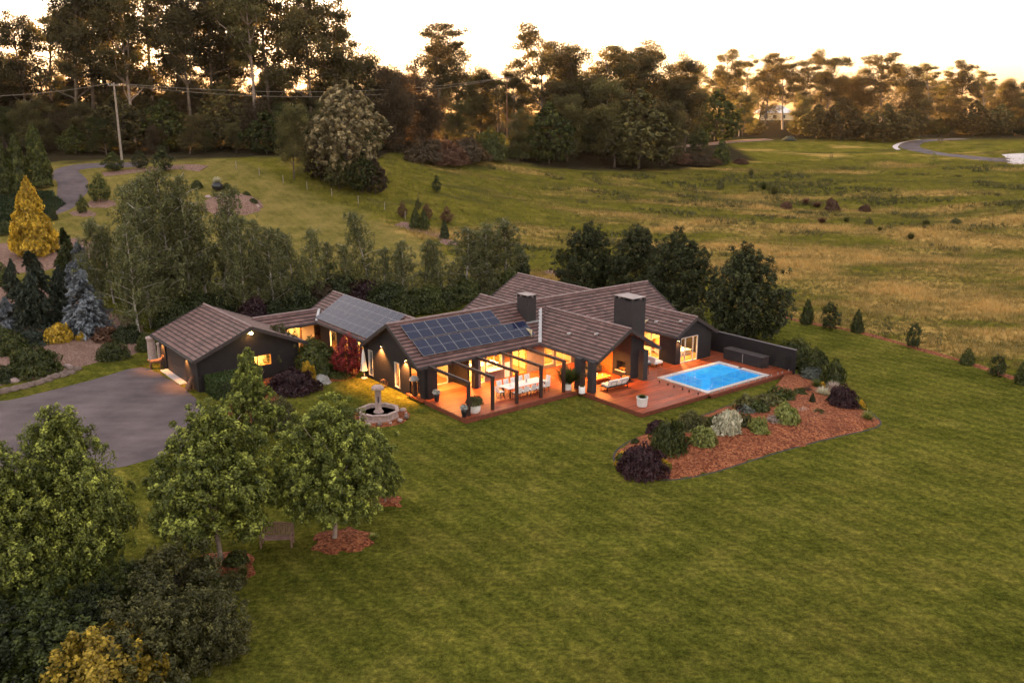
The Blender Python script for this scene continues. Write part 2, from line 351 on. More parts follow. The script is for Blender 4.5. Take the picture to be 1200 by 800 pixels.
def groundmat():
    m, nt, out = newmat('grass_ground'); v = coords(nt)
    A = lambda n: N(nt, 'ShaderNodeAttribute', attribute_name=n).outputs['Fac']
    lawn, straw, forest = A('lawn'), A('straw'), A('forest')
    fine = noise(nt, v, 3.6, 6, 0.8); med = noise(nt, v, 0.35, 5, 0.65); big = noise(nt, v, 0.06, 4)
    mow = N(nt, 'ShaderNodeMapping'); mow.inputs['Scale'].default_value = (0.16, 1.5, 1); mow.inputs['Rotation'].default_value = (0, 0, R(-22)); nt.links.new(v, mow.inputs[0])
    ms = noise(nt, mow.outputs[0], 0.55, 4, 0.6)
    mo = noise(nt, v, 0.9, 5, 0.7); dry = noise(nt, v, 0.10, 5, 0.7); blot = noise(nt, v, 0.22, 3, 0.5)
    l = ramp(nt, med, [(0.25, (0.054, 0.062, 0.010)), (0.5, (0.086, 0.088, 0.015)), (0.78, (0.134, 0.121, 0.026))])
    l = mixc(nt, 0.45, l, ramp(nt, ms, [(0.3, (0.62,) * 3), (0.7, (1.45,) * 3)]), 'MULTIPLY')
    l = mixc(nt, 0.42, l, ramp(nt, mo, [(0.3, (0.5, 0.55, 0.5)), (0.7, (1.55, 1.45, 1.4))]), 'MULTIPLY')
    l = mixc(nt, 0.35, l, ramp(nt, blot, [(0.35, (0.62, 0.68, 0.6)), (0.65, (1.35, 1.28, 1.3))]), 'MULTIPLY')
    l = mixc(nt, ramp(nt, dry, [(0.50, (0, 0, 0)), (0.75, (0.35,) * 3)]), l, (0.145, 0.112, 0.026))
    wv = N(nt, 'ShaderNodeTexWave'); wv.inputs['Scale'].default_value = 0.27; wv.inputs['Distortion'].default_value = 2.6; wv.inputs['Detail'].default_value = 3; wv.inputs['Detail Scale'].default_value = 0.25
    wm = N(nt, 'ShaderNodeMapping'); wm.inputs['Rotation'].default_value = (0, 0, R(-38)); nt.links.new(v, wm.inputs[0]); nt.links.new(wm.outputs[0], wv.inputs['Vector'])
    l = mixc(nt, 0.6, l, ramp(nt, wv.outputs['Fac'], [(0.2, (0.82, 0.86, 0.82)), (0.8, (1.22, 1.18, 1.15))]), 'MULTIPLY')
    l = mixc(nt, 0.6, l, ramp(nt, big, [(0.3, (0.75, 0.78, 0.75)), (0.7, (1.3, 1.22, 1.2))]), 'MULTIPLY')
    l = mixc(nt, 0.95, l, ramp(nt, fine, [(0.32, (0.35,) * 3), (0.5, (0.95,) * 3), (0.68, (1.9, 1.8, 1.7))]), 'MULTIPLY')
    p = ramp(nt, med, [(0.25, (0.070, 0.068, 0.010)), (0.55, (0.135, 0.115, 0.018)), (0.8, (0.22, 0.160, 0.040))])
    sk = N(nt, 'ShaderNodeMapping'); sk.inputs['Scale'].default_value = (0.35, 1.0, 1); nt.links.new(v, sk.inputs[0]); stk = noise(nt, sk.outputs[0], 0.5, 5, 0.7)
    stn = math_(nt, 'MULTIPLY_ADD', stk, 1.5); nt.nodes[-1].inputs[2].default_value = -0.75
    sf = math_(nt, 'ADD', straw, stn)
    p = mixc(nt, ramp(nt, sf, [(0.30, (0, 0, 0)), (0.95, (0.9,) * 3)]), p, (0.48, 0.29, 0.095))
    drk = noise(nt, sk.outputs[0], 0.23, 4, 0.6)
    p = mixc(nt, ramp(nt, drk, [(0.52, (0, 0, 0)), (0.68, (0.75,) * 3)]), p, (0.060, 0.055, 0.018))
    p = mixc(nt, 0.85, p, ramp(nt, fine, [(0.28, (0.35,) * 3), (0.72, (1.65,) * 3)]), 'MULTIPLY')
    l = mixc(nt, math_(nt, 'MULTIPLY', A('dry'), ramp(nt, med, [(0.3, (0.25,) * 3), (0.65, (1, 1, 1))])), l, (0.25, 0.18, 0.060))
    vf = noise(nt, v, 17.0, 3, 0.8)
    l = mixc(nt, 0.75, l, ramp(nt, vf, [(0.3, (0.4,) * 3), (0.7, (1.6,) * 3)]), 'MULTIPLY')
    c = mixc(nt, lawn, p, l)
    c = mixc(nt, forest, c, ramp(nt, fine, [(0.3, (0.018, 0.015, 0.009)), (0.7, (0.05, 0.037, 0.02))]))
    h = math_(nt, 'ADD', fine, med)
    princ(nt, out, c, 0.9, bumpn(nt, h, 0.9, 0.12), 0.0); return m
M['ground'] = groundmat()
M['tuft'] = leafmat('paddock_grass_blades', (0.075, 0.075, 0.012), (0.60, 0.38, 0.125), 0.35, 0.05)
M['lawnb'] = leafmat('lawn_blades', (0.046, 0.048, 0.008), (0.24, 0.20, 0.050), 0.3, 0.05)
M['cover'] = leafmat('dark_groundcover', (0.012, 0.022, 0.008), (0.045, 0.065, 0.02), 0.2)
L = {}
def LM(k, d, l, t=0.35, hv=0.2): L[k] = leafmat('leaves_' + k, d, l, t, hv)
LM('plane', (0.011, 0.023, 0.003), (0.54, 0.57, 0.10), 0.22, 0.10)
LM('euc', (0.032, 0.028, 0.010), (0.23, 0.175, 0.055), 0.38, 0.35)
LM('eucl', (0.042, 0.040, 0.013), (0.30, 0.25, 0.08), 0.38, 0.3)
LM('brown', (0.042, 0.028, 0.014), (0.14, 0.088, 0.042), 0.45, 0.25)
LM('wattle', (0.050, 0.045, 0.018), (0.52, 0.40, 0.21), 0.3, 0.05)
LM('birch', (0.045, 0.052, 0.018), (0.27, 0.265, 0.10), 0.35, 0.2)
LM('dark', (0.008, 0.014, 0.004), (0.080, 0.092, 0.024), 0.2, 0.2)
LM('bush', (0.012, 0.020, 0.004), (0.145, 0.155, 0.030), 0.25, 0.2)
LM('hornbeam', (0.009, 0.015, 0.005), (0.15, 0.155, 0.045), 0.2, 0.12)
LM('blue', (0.050, 0.060, 0.070), (0.27, 0.29, 0.32), 0.1, 0.1)
LM('cedar', (0.014, 0.022, 0.015), (0.065, 0.080, 0.050), 0.15, 0.1)
LM('gold', (0.16, 0.09, 0.006), (1.0, 0.66, 0.06), 0.3, 0.05)
LM('amber', (0.16, 0.11, 0.012), (0.72, 0.50, 0.06), 0.35, 0.08)
LM('red', (0.13, 0.010, 0.010), (0.48, 0.05, 0.04), 0.3, 0.08)
LM('purple', (0.018, 0.006, 0.009), (0.085, 0.030, 0.036), 0.25, 0.15)
LM('lime', (0.070, 0.088, 0.015), (0.46, 0.46, 0.13), 0.25, 0.12)
LM('green', (0.024, 0.036, 0.007), (0.155, 0.175, 0.036), 0.3, 0.12)
LM('olive', (0.028, 0.030, 0.008), (0.22, 0.20, 0.06), 0.3, 0.15)
LM('grey', (0.06, 0.07, 0.055), (0.21, 0.22, 0.18), 0.25, 0.12)
LM('cream', (0.36, 0.34, 0.22), (0.78, 0.72, 0.55), 0.3, 0.08)
LM('pink', (0.30, 0.22, 0.18), (0.62, 0.50, 0.43), 0.3, 0.08)
LM('hedge', (0.022, 0.040, 0.010), (0.10, 0.14, 0.04), 0.25, 0.05)
LM('flower', (0.55, 0.30, 0.015), (0.85, 0.55, 0.04), 0.25, 0.05)
LM('whitef', (0.5, 0.48, 0.45), (0.8, 0.78, 0.74), 0.25, 0.05)
LM('rustw', (0.08, 0.035, 0.02), (0.20, 0.10, 0.055), 0.25, 0.15)
# ------------------------------------------------------------------ ground sheet
BXY = [at(*p) for p in ((60, 185), (200, 180), (330, 214), (430, 252), (475, 275), (560, 312), (650, 335), (800, 348), (915, 373), (1040, 398), (1130, 424), (1200, 441))]
BX = np.array([p.x for p in BXY] + [60, 90]); BY = np.array([p.y for p in BXY] + [52, 25])
_o = np.argsort(BX); BX = BX[_o]; BY = BY[_o]
FXY = [atd(*p) for p in ((0, 138), (60, 146), (140, 148), (300, 150), (420, 150), (455, 176), (520, 184), (650, 190), (800, 205), (900, 226), (1050, 236), (1200, 240))]
FX = np.array([-400] + [p.x for p in FXY] + [500]); FY = np.array([130] + [p.y for p in FXY] + [250])
def tree_edge(x): return np.interp(x, FX, FY)
def straw_f(x, y):
    b = fbm(x / 16 + 40, y / 7 + 11); s = 0.10 + 0.42 * sm((x + 10) / 55) * sm((205 - y) / 70)
    return np.clip((b - 0.5) * 2.4 + s, 0, 1)
def axis(segs):
    o = [segs[0][0]]
    for a, b, st in segs:
        n = max(1, int(round((b - a) / st))); o += list(a + (b - a) * (np.arange(1, n + 1) / n))
    return np.array(o)
gx = axis([(-3000, -400, 650), (-400, -120, 20), (-120, -60, 3), (-60, 60, 1.2), (60, 130, 3), (130, 400, 20), (400, 3000, 650)])
gy = axis([(-60, 5, 8), (5, 120, 1.2), (120, 260, 2.5), (260, 500, 20), (500, 6000, 700)])
GX, GY = np.meshgrid(gx, gy); GZ = gz(GX, GY)
V = np.stack([GX, GY, GZ], -1).reshape(-1, 3); nx, ny = len(gx), len(gy)
ii = np.arange((ny - 1) * nx).reshape(ny - 1, nx)[:, :-1].ravel()
gm = arr_mesh('ground', V, np.stack([ii, ii + 1, ii + nx + 1, ii + nx], 1), M['ground'], smooth=True)
x, y = V[:, 0], V[:, 1]
jit = (fbm(x / 3, y / 3) - 0.5) * 3
lawn = 1 - sm((y - np.interp(x, BX, BY) + jit * 0.4 + 0.8) / 1.6)
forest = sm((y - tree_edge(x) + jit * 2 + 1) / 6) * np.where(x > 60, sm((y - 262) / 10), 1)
dry = .72 * sm((y - 84) / 26) * sm((12 - x) / 20)
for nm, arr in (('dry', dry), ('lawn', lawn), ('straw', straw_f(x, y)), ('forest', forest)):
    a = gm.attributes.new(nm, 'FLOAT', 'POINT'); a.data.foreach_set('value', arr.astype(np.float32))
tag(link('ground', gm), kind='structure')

def resample(poly, step):
    out = []
    for i, p in enumerate(poly):
        q = poly[(i + 1) % len(poly)]; d = math.hypot(q[0] - p[0], q[1] - p[1]); n = max(1, int(d / step))
        out += [(p[0] + (q[0] - p[0]) * k / n, p[1] + (q[1] - p[1]) * k / n) for k in range(n)]
    return out
def smooth_poly(poly, it=2):
    for _ in range(it):
        o = []
        for i, p in enumerate(poly):
            q = poly[(i + 1) % len(poly)]; o += [(p[0] * .75 + q[0] * .25, p[1] * .75 + q[1] * .25), (p[0] * .25 + q[0] * .75, p[1] * .25 + q[1] * .75)]
        poly = o
    return poly
def sheet(name, poly, mat, off=0.02, mound=0.0, rough=0.12, rings=8, step=0.5, smooth=2, c=None):
    """a bed or yard laid over the terrain (star shaped about its middle), raised in the middle by mound"""
    poly = resample(smooth_poly([(p[0], p[1]) for p in poly], smooth), step)
    cx, cy = c or (sum(p[0] for p in poly) / len(poly), sum(p[1] for p in poly) / len(poly))
    poly = [(p[0] + (float(vnoise(p[0] * 1.9, p[1] * 1.9)) - .5) * rough, p[1] + (float(vnoise(p[0] * 1.9 + 31, p[1] * 1.9 + 17)) - .5) * rough) for p in poly]
    n = len(poly); vs = []
    for j in range(rings + 1):
        s = 1 - j / rings
        for i, (px, py) in enumerate(poly):
            k = s + (RNG.random() - 0.5) * rough * 0.1 * (1 if j == 0 else 0)
            X = cx + (px - cx) * k; Y = cy + (py - cy) * k
            h = Z(X, Y) + (off if j else -0.02) + mound * (1 - s ** 2) + (0.06 * mound * (fbm(X * 1.5, Y * 1.5) - .5) if j else 0)
            vs.append((X, Y, h))
    fs = [(j * n + i, j * n + (i + 1) % n, (j + 1) * n + (i + 1) % n, (j + 1) * n + i) for j in range(rings) for i in range(n)]
    b = MB(); b.add(vs, fs, 0, True); o = b.build(name, mat)
    return o
def catmull(pts, n=8):
    P = [pts[0]] + list(pts) + [pts[-1]]; out = []
    for i in range(1, len(P) - 2):
        p0, p1, p2, p3 = [np.array(q[:2], float) for q in P[i - 1:i + 3]]
        for k in range(n):
            t = k / n; out.append(tuple(0.5 * ((2 * p1) + (-p0 + p2) * t + (2 * p0 - 5 * p1 + 4 * p2 - p3) * t * t + (-p0 + 3 * p1 - 3 * p2 + p3) * t ** 3)))
    out.append(tuple(P[-2][:2])); return out
def ribbon(name, pts, width, mat, off=0.03, cols=6, n=8):
    pts = catmull(pts, n); vs = []
    wf = width if callable(width) else (lambda t: width)
    for i, p in enumerate(pts):
        a = np.array(pts[max(i - 1, 0)]); b = np.array(pts[min(i + 1, len(pts) - 1)]); d = (b - a) / (np.linalg.norm(b - a) + 1e-9); nn = np.array([-d[1], d[0]]); w = wf(i / (len(pts) - 1))
        for k in range(cols + 1):
            q = np.array(p) + nn * w * (k / cols - 0.5); vs.append((q[0], q[1], Z(*q) + (off if 0 < k < cols else -0.03)))
    c1 = cols + 1
    fs = [(i * c1 + k, i * c1 + k + 1, (i + 1) * c1 + k + 1, (i + 1) * c1 + k) for i in range(len(pts) - 1) for k in range(cols)]
    b = MB(); b.add(vs, fs, 0, True); return b.build(name, mat)
def st(o): return tag(o, kind='structure')

# driveway court, side drive, far road
court = [(-60, 46.5), (-60, 58.0), (-44, 59.0), (-36.7, 60.1), (-34.5, 62.9), (-31.8, 66.8), (-30.2, 70.2), (-28.4, 69.3), (-23.1, 63.2), (-20.6, 59.2), (-18.8, 55.5), (-18.6, 51.5), (-20.4, 48.2), (-22.6, 46.7), (-26, 46.2), (-34, 46.8), (-45, 46)]
st(sheet('driveway', court, M['asphalt'], 0.02, 0, 0.16, 6, 0.6, 1, c=(-35, 53.5)))
d = [at(*p) for p in ((-60, 275), (0, 263), (52, 250), (82, 230), (86, 213), (74, 203), (85, 197), (118, 194), (170, 193))]
st(ribbon('side_driveway', [(p.x, p.y) for p in d], 4.4, M['asphalt'], 0.07, 6))
d = [at(*p) for p in ((1230, 191), (1180, 188), (1130, 184), (1090, 179), (1066, 172), (1072, 166.5), (1090, 164.5), (1130, 163))]
st(ribbon('farm_road', [(p.x, p.y) for p in d], 6.0, M['asphalt'], 0.10, 6))
d = [at(*p) for p in ((1054, 176), (1049, 172), (1056, 168), (1068, 165.5), (1078, 164.3))]
st(ribbon('kerb', [(p.x, p.y) for p in d], 1.6, M['concrete'], 0.13, 3))
q = [at(*p) for p in ((1172, 181), (1260, 179), (1260, 192), (1188, 193), (1170, 188.5), (1181, 186))]
st(sheet('concrete_apron', [(p.x, p.y) for p in q], M['concrete'], 0.16, 0, 0, 4, 1.0, 0))
d = [atd(470, 205), atd(560, 213), atd(660, 224), atd(760, 240), atd(850, 262), atd(900, 272)]
st(ribbon('back_road', [(p.x, p.y) for p in d], 6, M['pinkmulch'], 0.15, 4))

# beds
bed = [(6.0, 49.6), (6.2, 47.6), (7.0, 46.5), (8.6, 45.7), (11.2, 46.7), (13.8, 48.5), (17.0, 50.6), (20.6, 52.7), (23.6, 54.1), (24.8, 55.4), (24.7, 57.8), (24.2, 61.0), (23.6, 64.4), (22.6, 67.0), (21.6, 67.2), (21.3, 65.0), (20.0, 62.6), (17.8, 61.0), (14.9, 58.6), (12.0, 55.9), (9.2, 53.8), (7.0, 51.6)]
st(sheet('garden_bed', bed, M['mulch'], 0.05, 0.55, 0.5, 10, 0.35, 2))
eb = smooth_poly(bed, 2); eb = eb[::2]
st(ribbon('bed_edging', [(p[0], p[1]) for p in eb] + [eb[0]], .22, M['darkbark'], 0.045, 2, 3))
left_bed = [at(*p) for p in ((-60, 480), (0, 453), (60, 440), (100, 427), (150, 418), (176, 410), (172, 385), (150, 370), (110, 360), (60, 340), (0, 330), (-60, 350))]
st(sheet('rockery_bed', [(p.x, p.y) for p in left_bed], M['pinkmulch'], 0.16, 0.35, 0.5, 8, 0.6, 1))
hb = [at(*p) for p in ((318, 470), (345, 457), (380, 449), (415, 444), (424, 436), (418, 424), (390, 412), (360, 405), (335, 405), (318, 420), (285, 440), (262, 470), (262, 500), (290, 512), (325, 505))]
st(sheet('courtyard_bed', [(p.x, p.y) for p in hb], M['mulch'], 0.06, 0.1, 0.3, 7, 0.4, 2))
def ring(px, py, rx, ry, name, mat='mulch', off=0.05, mound=0.1, seed=0):
    p = at(px, py); rr = random.Random(seed)
    poly = [(p.x + rx * (1 + .16 * (rr.random() - .5)) * math.cos(a), p.y + ry * (1 + .16 * (rr.random() - .5)) * math.sin(a)) for a in np.linspace(0, 2 * math.pi, 14, endpoint=False)]
    return st(sheet(name, poly, M[mat], off, mound, 0.6, 6, 0.25, 2))
ring(402, 633, 1.55, 1.35, 'tree_mulch_ring', seed=1)
ring(254, 668, 1.75, 1.9, 'tree_mulch_ring', seed=2)
ring(452, 588, 1.0, 0.9, 'tree_mulch_ring', seed=3)
ring(272, 240, 4.6, 4.0, 'gravel_island', 'pinkmulch', 0.15, 0.9, seed=4)
ring(40, 300, 7.5, 7.0, 'gold_conifer_bed', 'pinkmulch', 0.15, 0.1, seed=5)
ring(118, 239, 2.2, 1.9, 'sapling_mulch_ring', 'pinkmulch', 0.12, 0.1, seed=6)
ring(98, 251, 1.8, 1.6, 'sapling_mulch_ring', 'pinkmulch', 0.12, 0.1, seed=7)
d = [at(*p) for p in ((905, 369), (940, 377), (1004, 389), (1070, 407), (1133, 425), (1170, 438), (1215, 452))]
st(ribbon('mulch_strip', [(p.x, p.y) for p in d], lambda t: 1.0 + 0.25 * math.sin(t * 37), M['mulch'], 0.05, 4))
d = [at(*p) for p in ((468, 262), (485, 268), (515, 277), (530, 288))]
st(ribbon('mulch_strip', [(p.x, p.y) for p in d], lambda t: 2.4 + 0.5 * math.sin(t * 23), M['pinkmulch'], 0.10, 4))
d = [at(*p) for p in ((640, 318), (665, 324), (690, 333))]
st(ribbon('mulch_strip', [(p.x, p.y) for p in d], 2.5, M['pinkmulch'], 0.10, 4))
d = [at(*p) for p in ((120, 205), (200, 196), (240, 198))]
st(ribbon('mulch_strip', [(p.x, p.y) for p in d], 3.0, M['pinkmulch'], 0.12, 4))

# ------------------------------------------------------------------ the house (local x along the long wing, y towards the back)
OX, OY, YAW = -3.062, 55.222, R(38)
def hw(u, v): return (OX + u * math.cos(YAW) - v * math.sin(YAW), OY + u * math.sin(YAW) + v * math.cos(YAW))
house = thing('house', 'long dark single storey house with brown tiled gable roofs, solar panels and glowing windows', 'house', (OX, OY, 0), YAW)
FL = 0.30
def roof(u0, u1, v0, v1, z0, z1, side, name='roof', courses=None):
    """one sloping tiled plane with stepped courses. side = direction in which it falls: -x, +x, -y, +y.
       (u0,u1,v0,v1) plan rectangle, z0 eave, z1 ridge"""
    if side[1] == 'x': e, r = (u0, u1) if side[0] == '-' else (u1, u0); a0, a1 = v0, v1
    else: e, r = (v0, v1) if side[0] == '-' else (v1, v0); a0, a1 = u0, u1
    run = abs(r - e); sl = math.hypot(run, z1 - z0); n = courses or max(3, round(sl / 0.36))
    P = (lambda w, a, z: (w, a, z)) if side[1] == 'x' else (lambda w, a, z: (a, w, z))
    nx_, nz = (z1 - z0) / sl * (-1 if r > e else 1), run / sl          # outward normal in (w,z)
    vs = []; fs = []; uvs = []
    lift = 0.055
    for k in range(n):
        t0, t1 = k / n, (k + 1) / n
        w0, zz0 = e + (r - e) * t0, z0 + (z1 - z0) * t0; w1, zz1 = e + (r - e) * t1, z0 + (z1 - z0) * t1
        b = len(vs)
        for a in (a0, a1): vs += [P(w0, a, zz0), P(w0 + nx_ * lift, a, zz0 + nz * lift), P(w1 + nx_ * 0.004, a, zz1 + nz * 0.004)]
        fs += [(b, b + 3, b + 4, b + 1), (b + 1, b + 4, b + 5, b + 2)]
        s0, s1 = k * .36, (k + 1) * .36
        uvs += [[(a0, s0), (a1, s0), (a1, s0 + .01), (a0, s0 + .01)], [(a0, s0 + .002), (a1, s0 + .002), (a1, s1 - .002), (a0, s1 - .002)]]
    b = len(vs); th = 0.16
    vs += [P(e, a0, z0), P(e, a1, z0), P(r, a1, z1), P(r, a0, z1), P(e, a0, z0 - th), P(e, a1, z0 - th), P(r, a1, z1 - th), P(r, a0, z1 - th)]
    fs += [(b + 4, b + 5, b + 6, b + 7), (b, b + 1, b + 5, b + 4), (b + 1, b + 2, b + 6, b + 5), (b + 3, b, b + 4, b + 7)]
    uvs += [[(0, 0)] * 4] * 4
    mb = MB(); mb.add(vs, fs, 0)
    for i in range(4): mb.m[-1 - i] = 1
    me = mb.mesh(name, [M['tile'], M['trim']]); uvl = me.uv_layers.new(name='UVMap'); i = 0
    for pl_, uu in zip(me.polygons, uvs):
        for q in uu: uvl.data[i].uv = q; i += 1
    return link(name, me, house)
def part(name, mb, mat, parent=house): return mb.build(name, mat, parent)
def ridge_cap(p0, p1): part('ridge_cap', MB().tube([p0, p1], 0.10, 6), M['tilecap'])
M['tilecap'] = simple('ridge_tile', (0.22, 0.15, 0.145), 0.65, 0.25, 3, 0.2)
def barge(p0, p1): part('barge_board', MB().bar(p0, p1, 0.07, 0.26), M['trim'])
def gutter(p0, p1): part('gutter', MB().bar(p0, p1, 0.13, 0.13), M['trim'])

# wing A : the long front wing
EA, RA, ZA = 5.3, 9.45, 5.0
roof(-0.35, 27.0, EA, RA, 2.6, ZA, '-y'); roof(-0.35, 27.0, RA, 13.6, 2.6, ZA, '+y')
ridge_cap((-0.4, RA, ZA + .06), (27.05, RA, ZA + .06))
for uu in (-0.39, 27.04): barge((uu, EA - .02, 2.53), (uu, RA, 4.95)); barge((uu, RA, 4.95), (uu, 13.62, 2.53))
gutter((-0.3, EA - .08, 2.55), (10.75, EA - .08, 2.55))
# wing B : solar roof towards the garage
roof(0.45, 3.52, 11.0, 25.7, 2.6, 4.4, '-x'); roof(3.52, 6.6, 11.0, 25.7, 2.6, 4.4, '+x')
ridge_cap((3.52, 11.0, 4.45), (3.52, 25.7, 4.45)); barge((0.45, 25.74, 2.53), (3.52, 25.74, 4.33)); barge((3.52, 25.74, 4.33), (6.6, 25.74, 2.53))
gutter((0.37, 14.2, 2.55), (0.37, 22.95, 2.55))
# connector to the garage
roof(-4.6, 2.0, 22.95, 24.4, 2.5, 3.32, '-y', courses=4); roof(-4.6, 2.0, 24.4, 26.0, 2.5, 3.32, '+y', courses=4)
ridge_cap((-4.6, 24.4, 3.36), (1.4, 24.4, 3.36)); gutter((-3.2, 22.87, 2.45), (0.35, 22.87, 2.45))
part('valley_flashing', MB().bar((0.50, 23.0, 2.68), (1.45, 24.35, 3.38), 0.22, 0.05), M['steel'])
# garage
roof(-12.1, -7.65, 16.9, 27.0, 2.6, 4.5, '-x'); roof(-7.65, -3.2, 16.9, 27.0, 2.6, 4.5, '+x')
ridge_cap((-7.65, 16.85, 4.55), (-7.65, 27.05, 4.55))
for vv in (16.86, 27.04): barge((-12.12, vv, 2.53), (-7.65, vv, 4.43)); barge((-7.65, vv, 4.43), (-3.18, vv, 2.53))
gutter((-12.18, 16.9, 2.54), (-12.18, 27.0, 2.54))
# lounge gable
roof(10.8, 14.1, -1.15, 8.7, 2.6, 4.52, '-x'); roof(14.1, 17.4, -1.15, 8.7, 2.6, 4.52, '+x')
ridge_cap((14.1, -1.2, 4.57), (14.1, 8.5, 4.57)); barge((10.78, -1.19, 2.53), (14.1, -1.19, 4.45)); barge((14.1, -1.19, 4.45), (17.42, -1.19, 2.53))
gutter((10.72, -1.15, 2.54), (10.72, 5.3, 2.54))
part('valley_flashing', MB().bar((10.85, 5.38, 2.72), (13.5, 8.55, 4.52), 0.26, 0.05), M['steel'])
# bedroom gable
roof(20.7, 23.0, 0.1, 7.6, 2.6, 3.92, '-x'); roof(23.0, 25.7, 0.1, 7.6, 2.38, 3.92, '+x')
ridge_cap((23.0, 0.05, 3.97), (23.0, 7.5, 3.97)); barge((20.68, 0.06, 2.53), (23.0, 0.06, 3.85)); barge((23.0, 0.06, 3.85), (25.72, 0.06, 2.31))
gutter((20.62, 0.1, 2.54), (20.62, 5.25, 2.54))
# rear wings
roof(9.6, 13.1, 10.5, 16.3, 2.4, 4.42, '-x'); roof(13.1, 16.6, 10.5, 16.3, 2.4, 4.42, '+x')
ridge_cap((13.1, 11, 4.47), (13.1, 16.35, 4.47)); barge((9.58, 16.34, 2.33), (13.1, 16.34, 4.35)); barge((13.1, 16.34, 4.35), (16.62, 16.34, 2.33))
roof(18.4, 21.9, 10.3, 22.1, 2.5, 4.52, '-x'); roof(21.9, 25.4, 10.3, 22.1, 2.5, 4.52, '+x')
ridge_cap((21.9, 10.6, 4.57), (21.9, 22.15, 4.57)); barge((18.38, 22.14, 2.43), (21.9, 22.14, 4.45)); barge((21.9, 22.14, 4.45), (25.42, 22.14, 2.43))

def wall(axis, c, a0, a1, z0, z1, op=(), mat='wall', th=0.16, name='wall'):
    """wall on the line axis=c running a0..a1 with openings (a,b,z0,z1)"""
    mb = MB()
    def bx(a, b, lo, hi):
        if b - a < 1e-3 or hi - lo < 1e-3: return
        if axis == 'u': mb.box(c - th / 2, c + th / 2, a, b, lo, hi)
        else: mb.box(a, b, c - th / 2, c + th / 2, lo, hi)
    x = a0
    for (a, b, lo, hi) in sorted(op):
        bx(x, a, z0, z1); bx(a, b, z0, lo); bx(a, b, hi, z1); x = b
    bx(x, a1, z0, z1); return part(name, mb, M[mat])
def window(axis, c, a, b, lo, hi, bars=(), rails=(), fw=0.06, name='window', th=0.11, fm='frame'):
    mb = MB()
    P = (lambda s, z, d: (c + d, s, z)) if axis == 'u' else (lambda s, z, d: (s, c + d, z))
    def bx(s0, s1, z0, z1, t=th):
        if axis == 'u': mb.box(c - t / 2, c + t / 2, s0, s1, z0, z1)
        else: mb.box(s0, s1, c - t / 2, c + t / 2, z0, z1)
    bx(a, a + fw, lo, hi); bx(b - fw, b, lo, hi); bx(a + fw, b - fw, lo, lo + fw); bx(a + fw, b - fw, hi - fw, hi)
    for s in bars: bx(s - fw / 2, s + fw / 2, lo + fw, hi - fw, th * .8)
    for z in rails:
        xs = [a + fw] + [q for s in sorted(bars) for q in (s - fw / 2, s + fw / 2)] + [b - fw]
        for i in range(0, len(xs), 2): bx(xs[i], xs[i + 1], z - fw / 2, z + fw / 2, th * .7)
    f = part(name, mb, M[fm])
    g = MB(); g.add([P(a + fw, lo + fw, .01), P(b - fw, lo + fw, .01), P(b - fw, hi - fw, .01), P(a + fw, hi - fw, .01)], [(0, 1, 2, 3)])
    g.build('pane', M['glass'], f); return f
def gable(axis, c, a0, a1, am, z0, z1, mat='wall', th=0.16):
    mb = MB(); h = th / 2
    P = (lambda s, z, d: (c + d, s, z)) if axis == 'u' else (lambda s, z, d: (s, c + d, z))
    vs = [P(s, z, d) for d in (-h, h) for s, z in ((a0, z0), (a1, z0), (am, z1))]
    mb.add(vs, [(0, 1, 2), (5, 4, 3), (0, 3, 4, 1), (1, 4, 5, 2), (2, 5, 3, 0)]); return part('gable_wall', mb, M[mat])

# wing A walls
wall('u', 0.15, 5.2, 14.0, 0, 2.62, [(8.55, 9.25, 0.25, 2.2), (12.55, 13.2, 0.25, 2.3), (5.75, 7.15, 0.0, 2.25)])
gable('u', 0.15, 5.4, 13.5, RA, 2.62, 4.86)
window('u', 0.15, 8.55, 9.25, 0.25, 2.2, th=0.2); window('u', 0.15, 12.55, 13.2, 0.25, 2.3, th=0.2)
wall('u', 0.75, 5.75, 7.15, 0, 2.4, (), 'trim', 0.1)                                            # back of the side alcove
part('corner_column', MB().box(0.25, 1.05, 5.0, 5.55, 0, 2.5), M['wall'])
# left alcove on the dining deck, then the kitchen front
wall('v', 7.5, 1.05, 4.1, FL, 3.4, [(1.5, 3.6, FL, 2.35)])
window('v', 7.5, 1.5, 3.6, FL, 2.35, (2.55,), (), 0.05, 'sliding_door')
wall('u', 4.15, 5.55, 7.5, FL, 2.7, (), 'wall')
part('column', MB().box(4.3, 4.62, 4.95, 5.4, FL, 2.5), M['wall']); part('column', MB().box(4.62, 4.86, 4.97, 5.38, FL, 2.5), M['mauve'])
FV = 5.95
wall('v', FV, 4.1, 15.0, FL, 2.95, [(4.35, 5.9, FL, 2.4), (6.05, 7.55, 1.25, 2.4), (7.75, 8.35, FL, 2.4), (8.5, 9.95, FL, 2.4), (11.7, 12.7, 0.55, 2.45), (12.95, 14.6, FL, 2.4)], 'mauve')
window('v', FV, 4.35, 5.9, FL, 2.4, (5.1,), (), 0.05, 'sliding_door'); window('v', FV, 6.05, 7.55, 1.25, 2.4, (6.8,), (), 0.06, 'servery_window')
window('v', FV, 8.5, 9.95, FL, 2.4, (9.2,), (), 0.07, 'glazed_door', fm='oak'); window('v', FV, 11.7, 12.7, 0.55, 2.45, (), (1.4,), 0.06)
window('v', FV, 12.95, 14.6, FL, 2.4, (13.8,), (), 0.06, 'sliding_door')
part('white_door', MB().box(7.8, 8.3, FV - .02, FV + .03, FL, 1.5), M['white'])
part('orange_door', MB().box(7.8, 8.3, FV - .02, FV + .03, 1.5, 2.4), M['oak'])
part('servery_counter', MB().box(5.95, 7.65, FV - .45, FV - .09, 1.16, 1.23), M['white'])
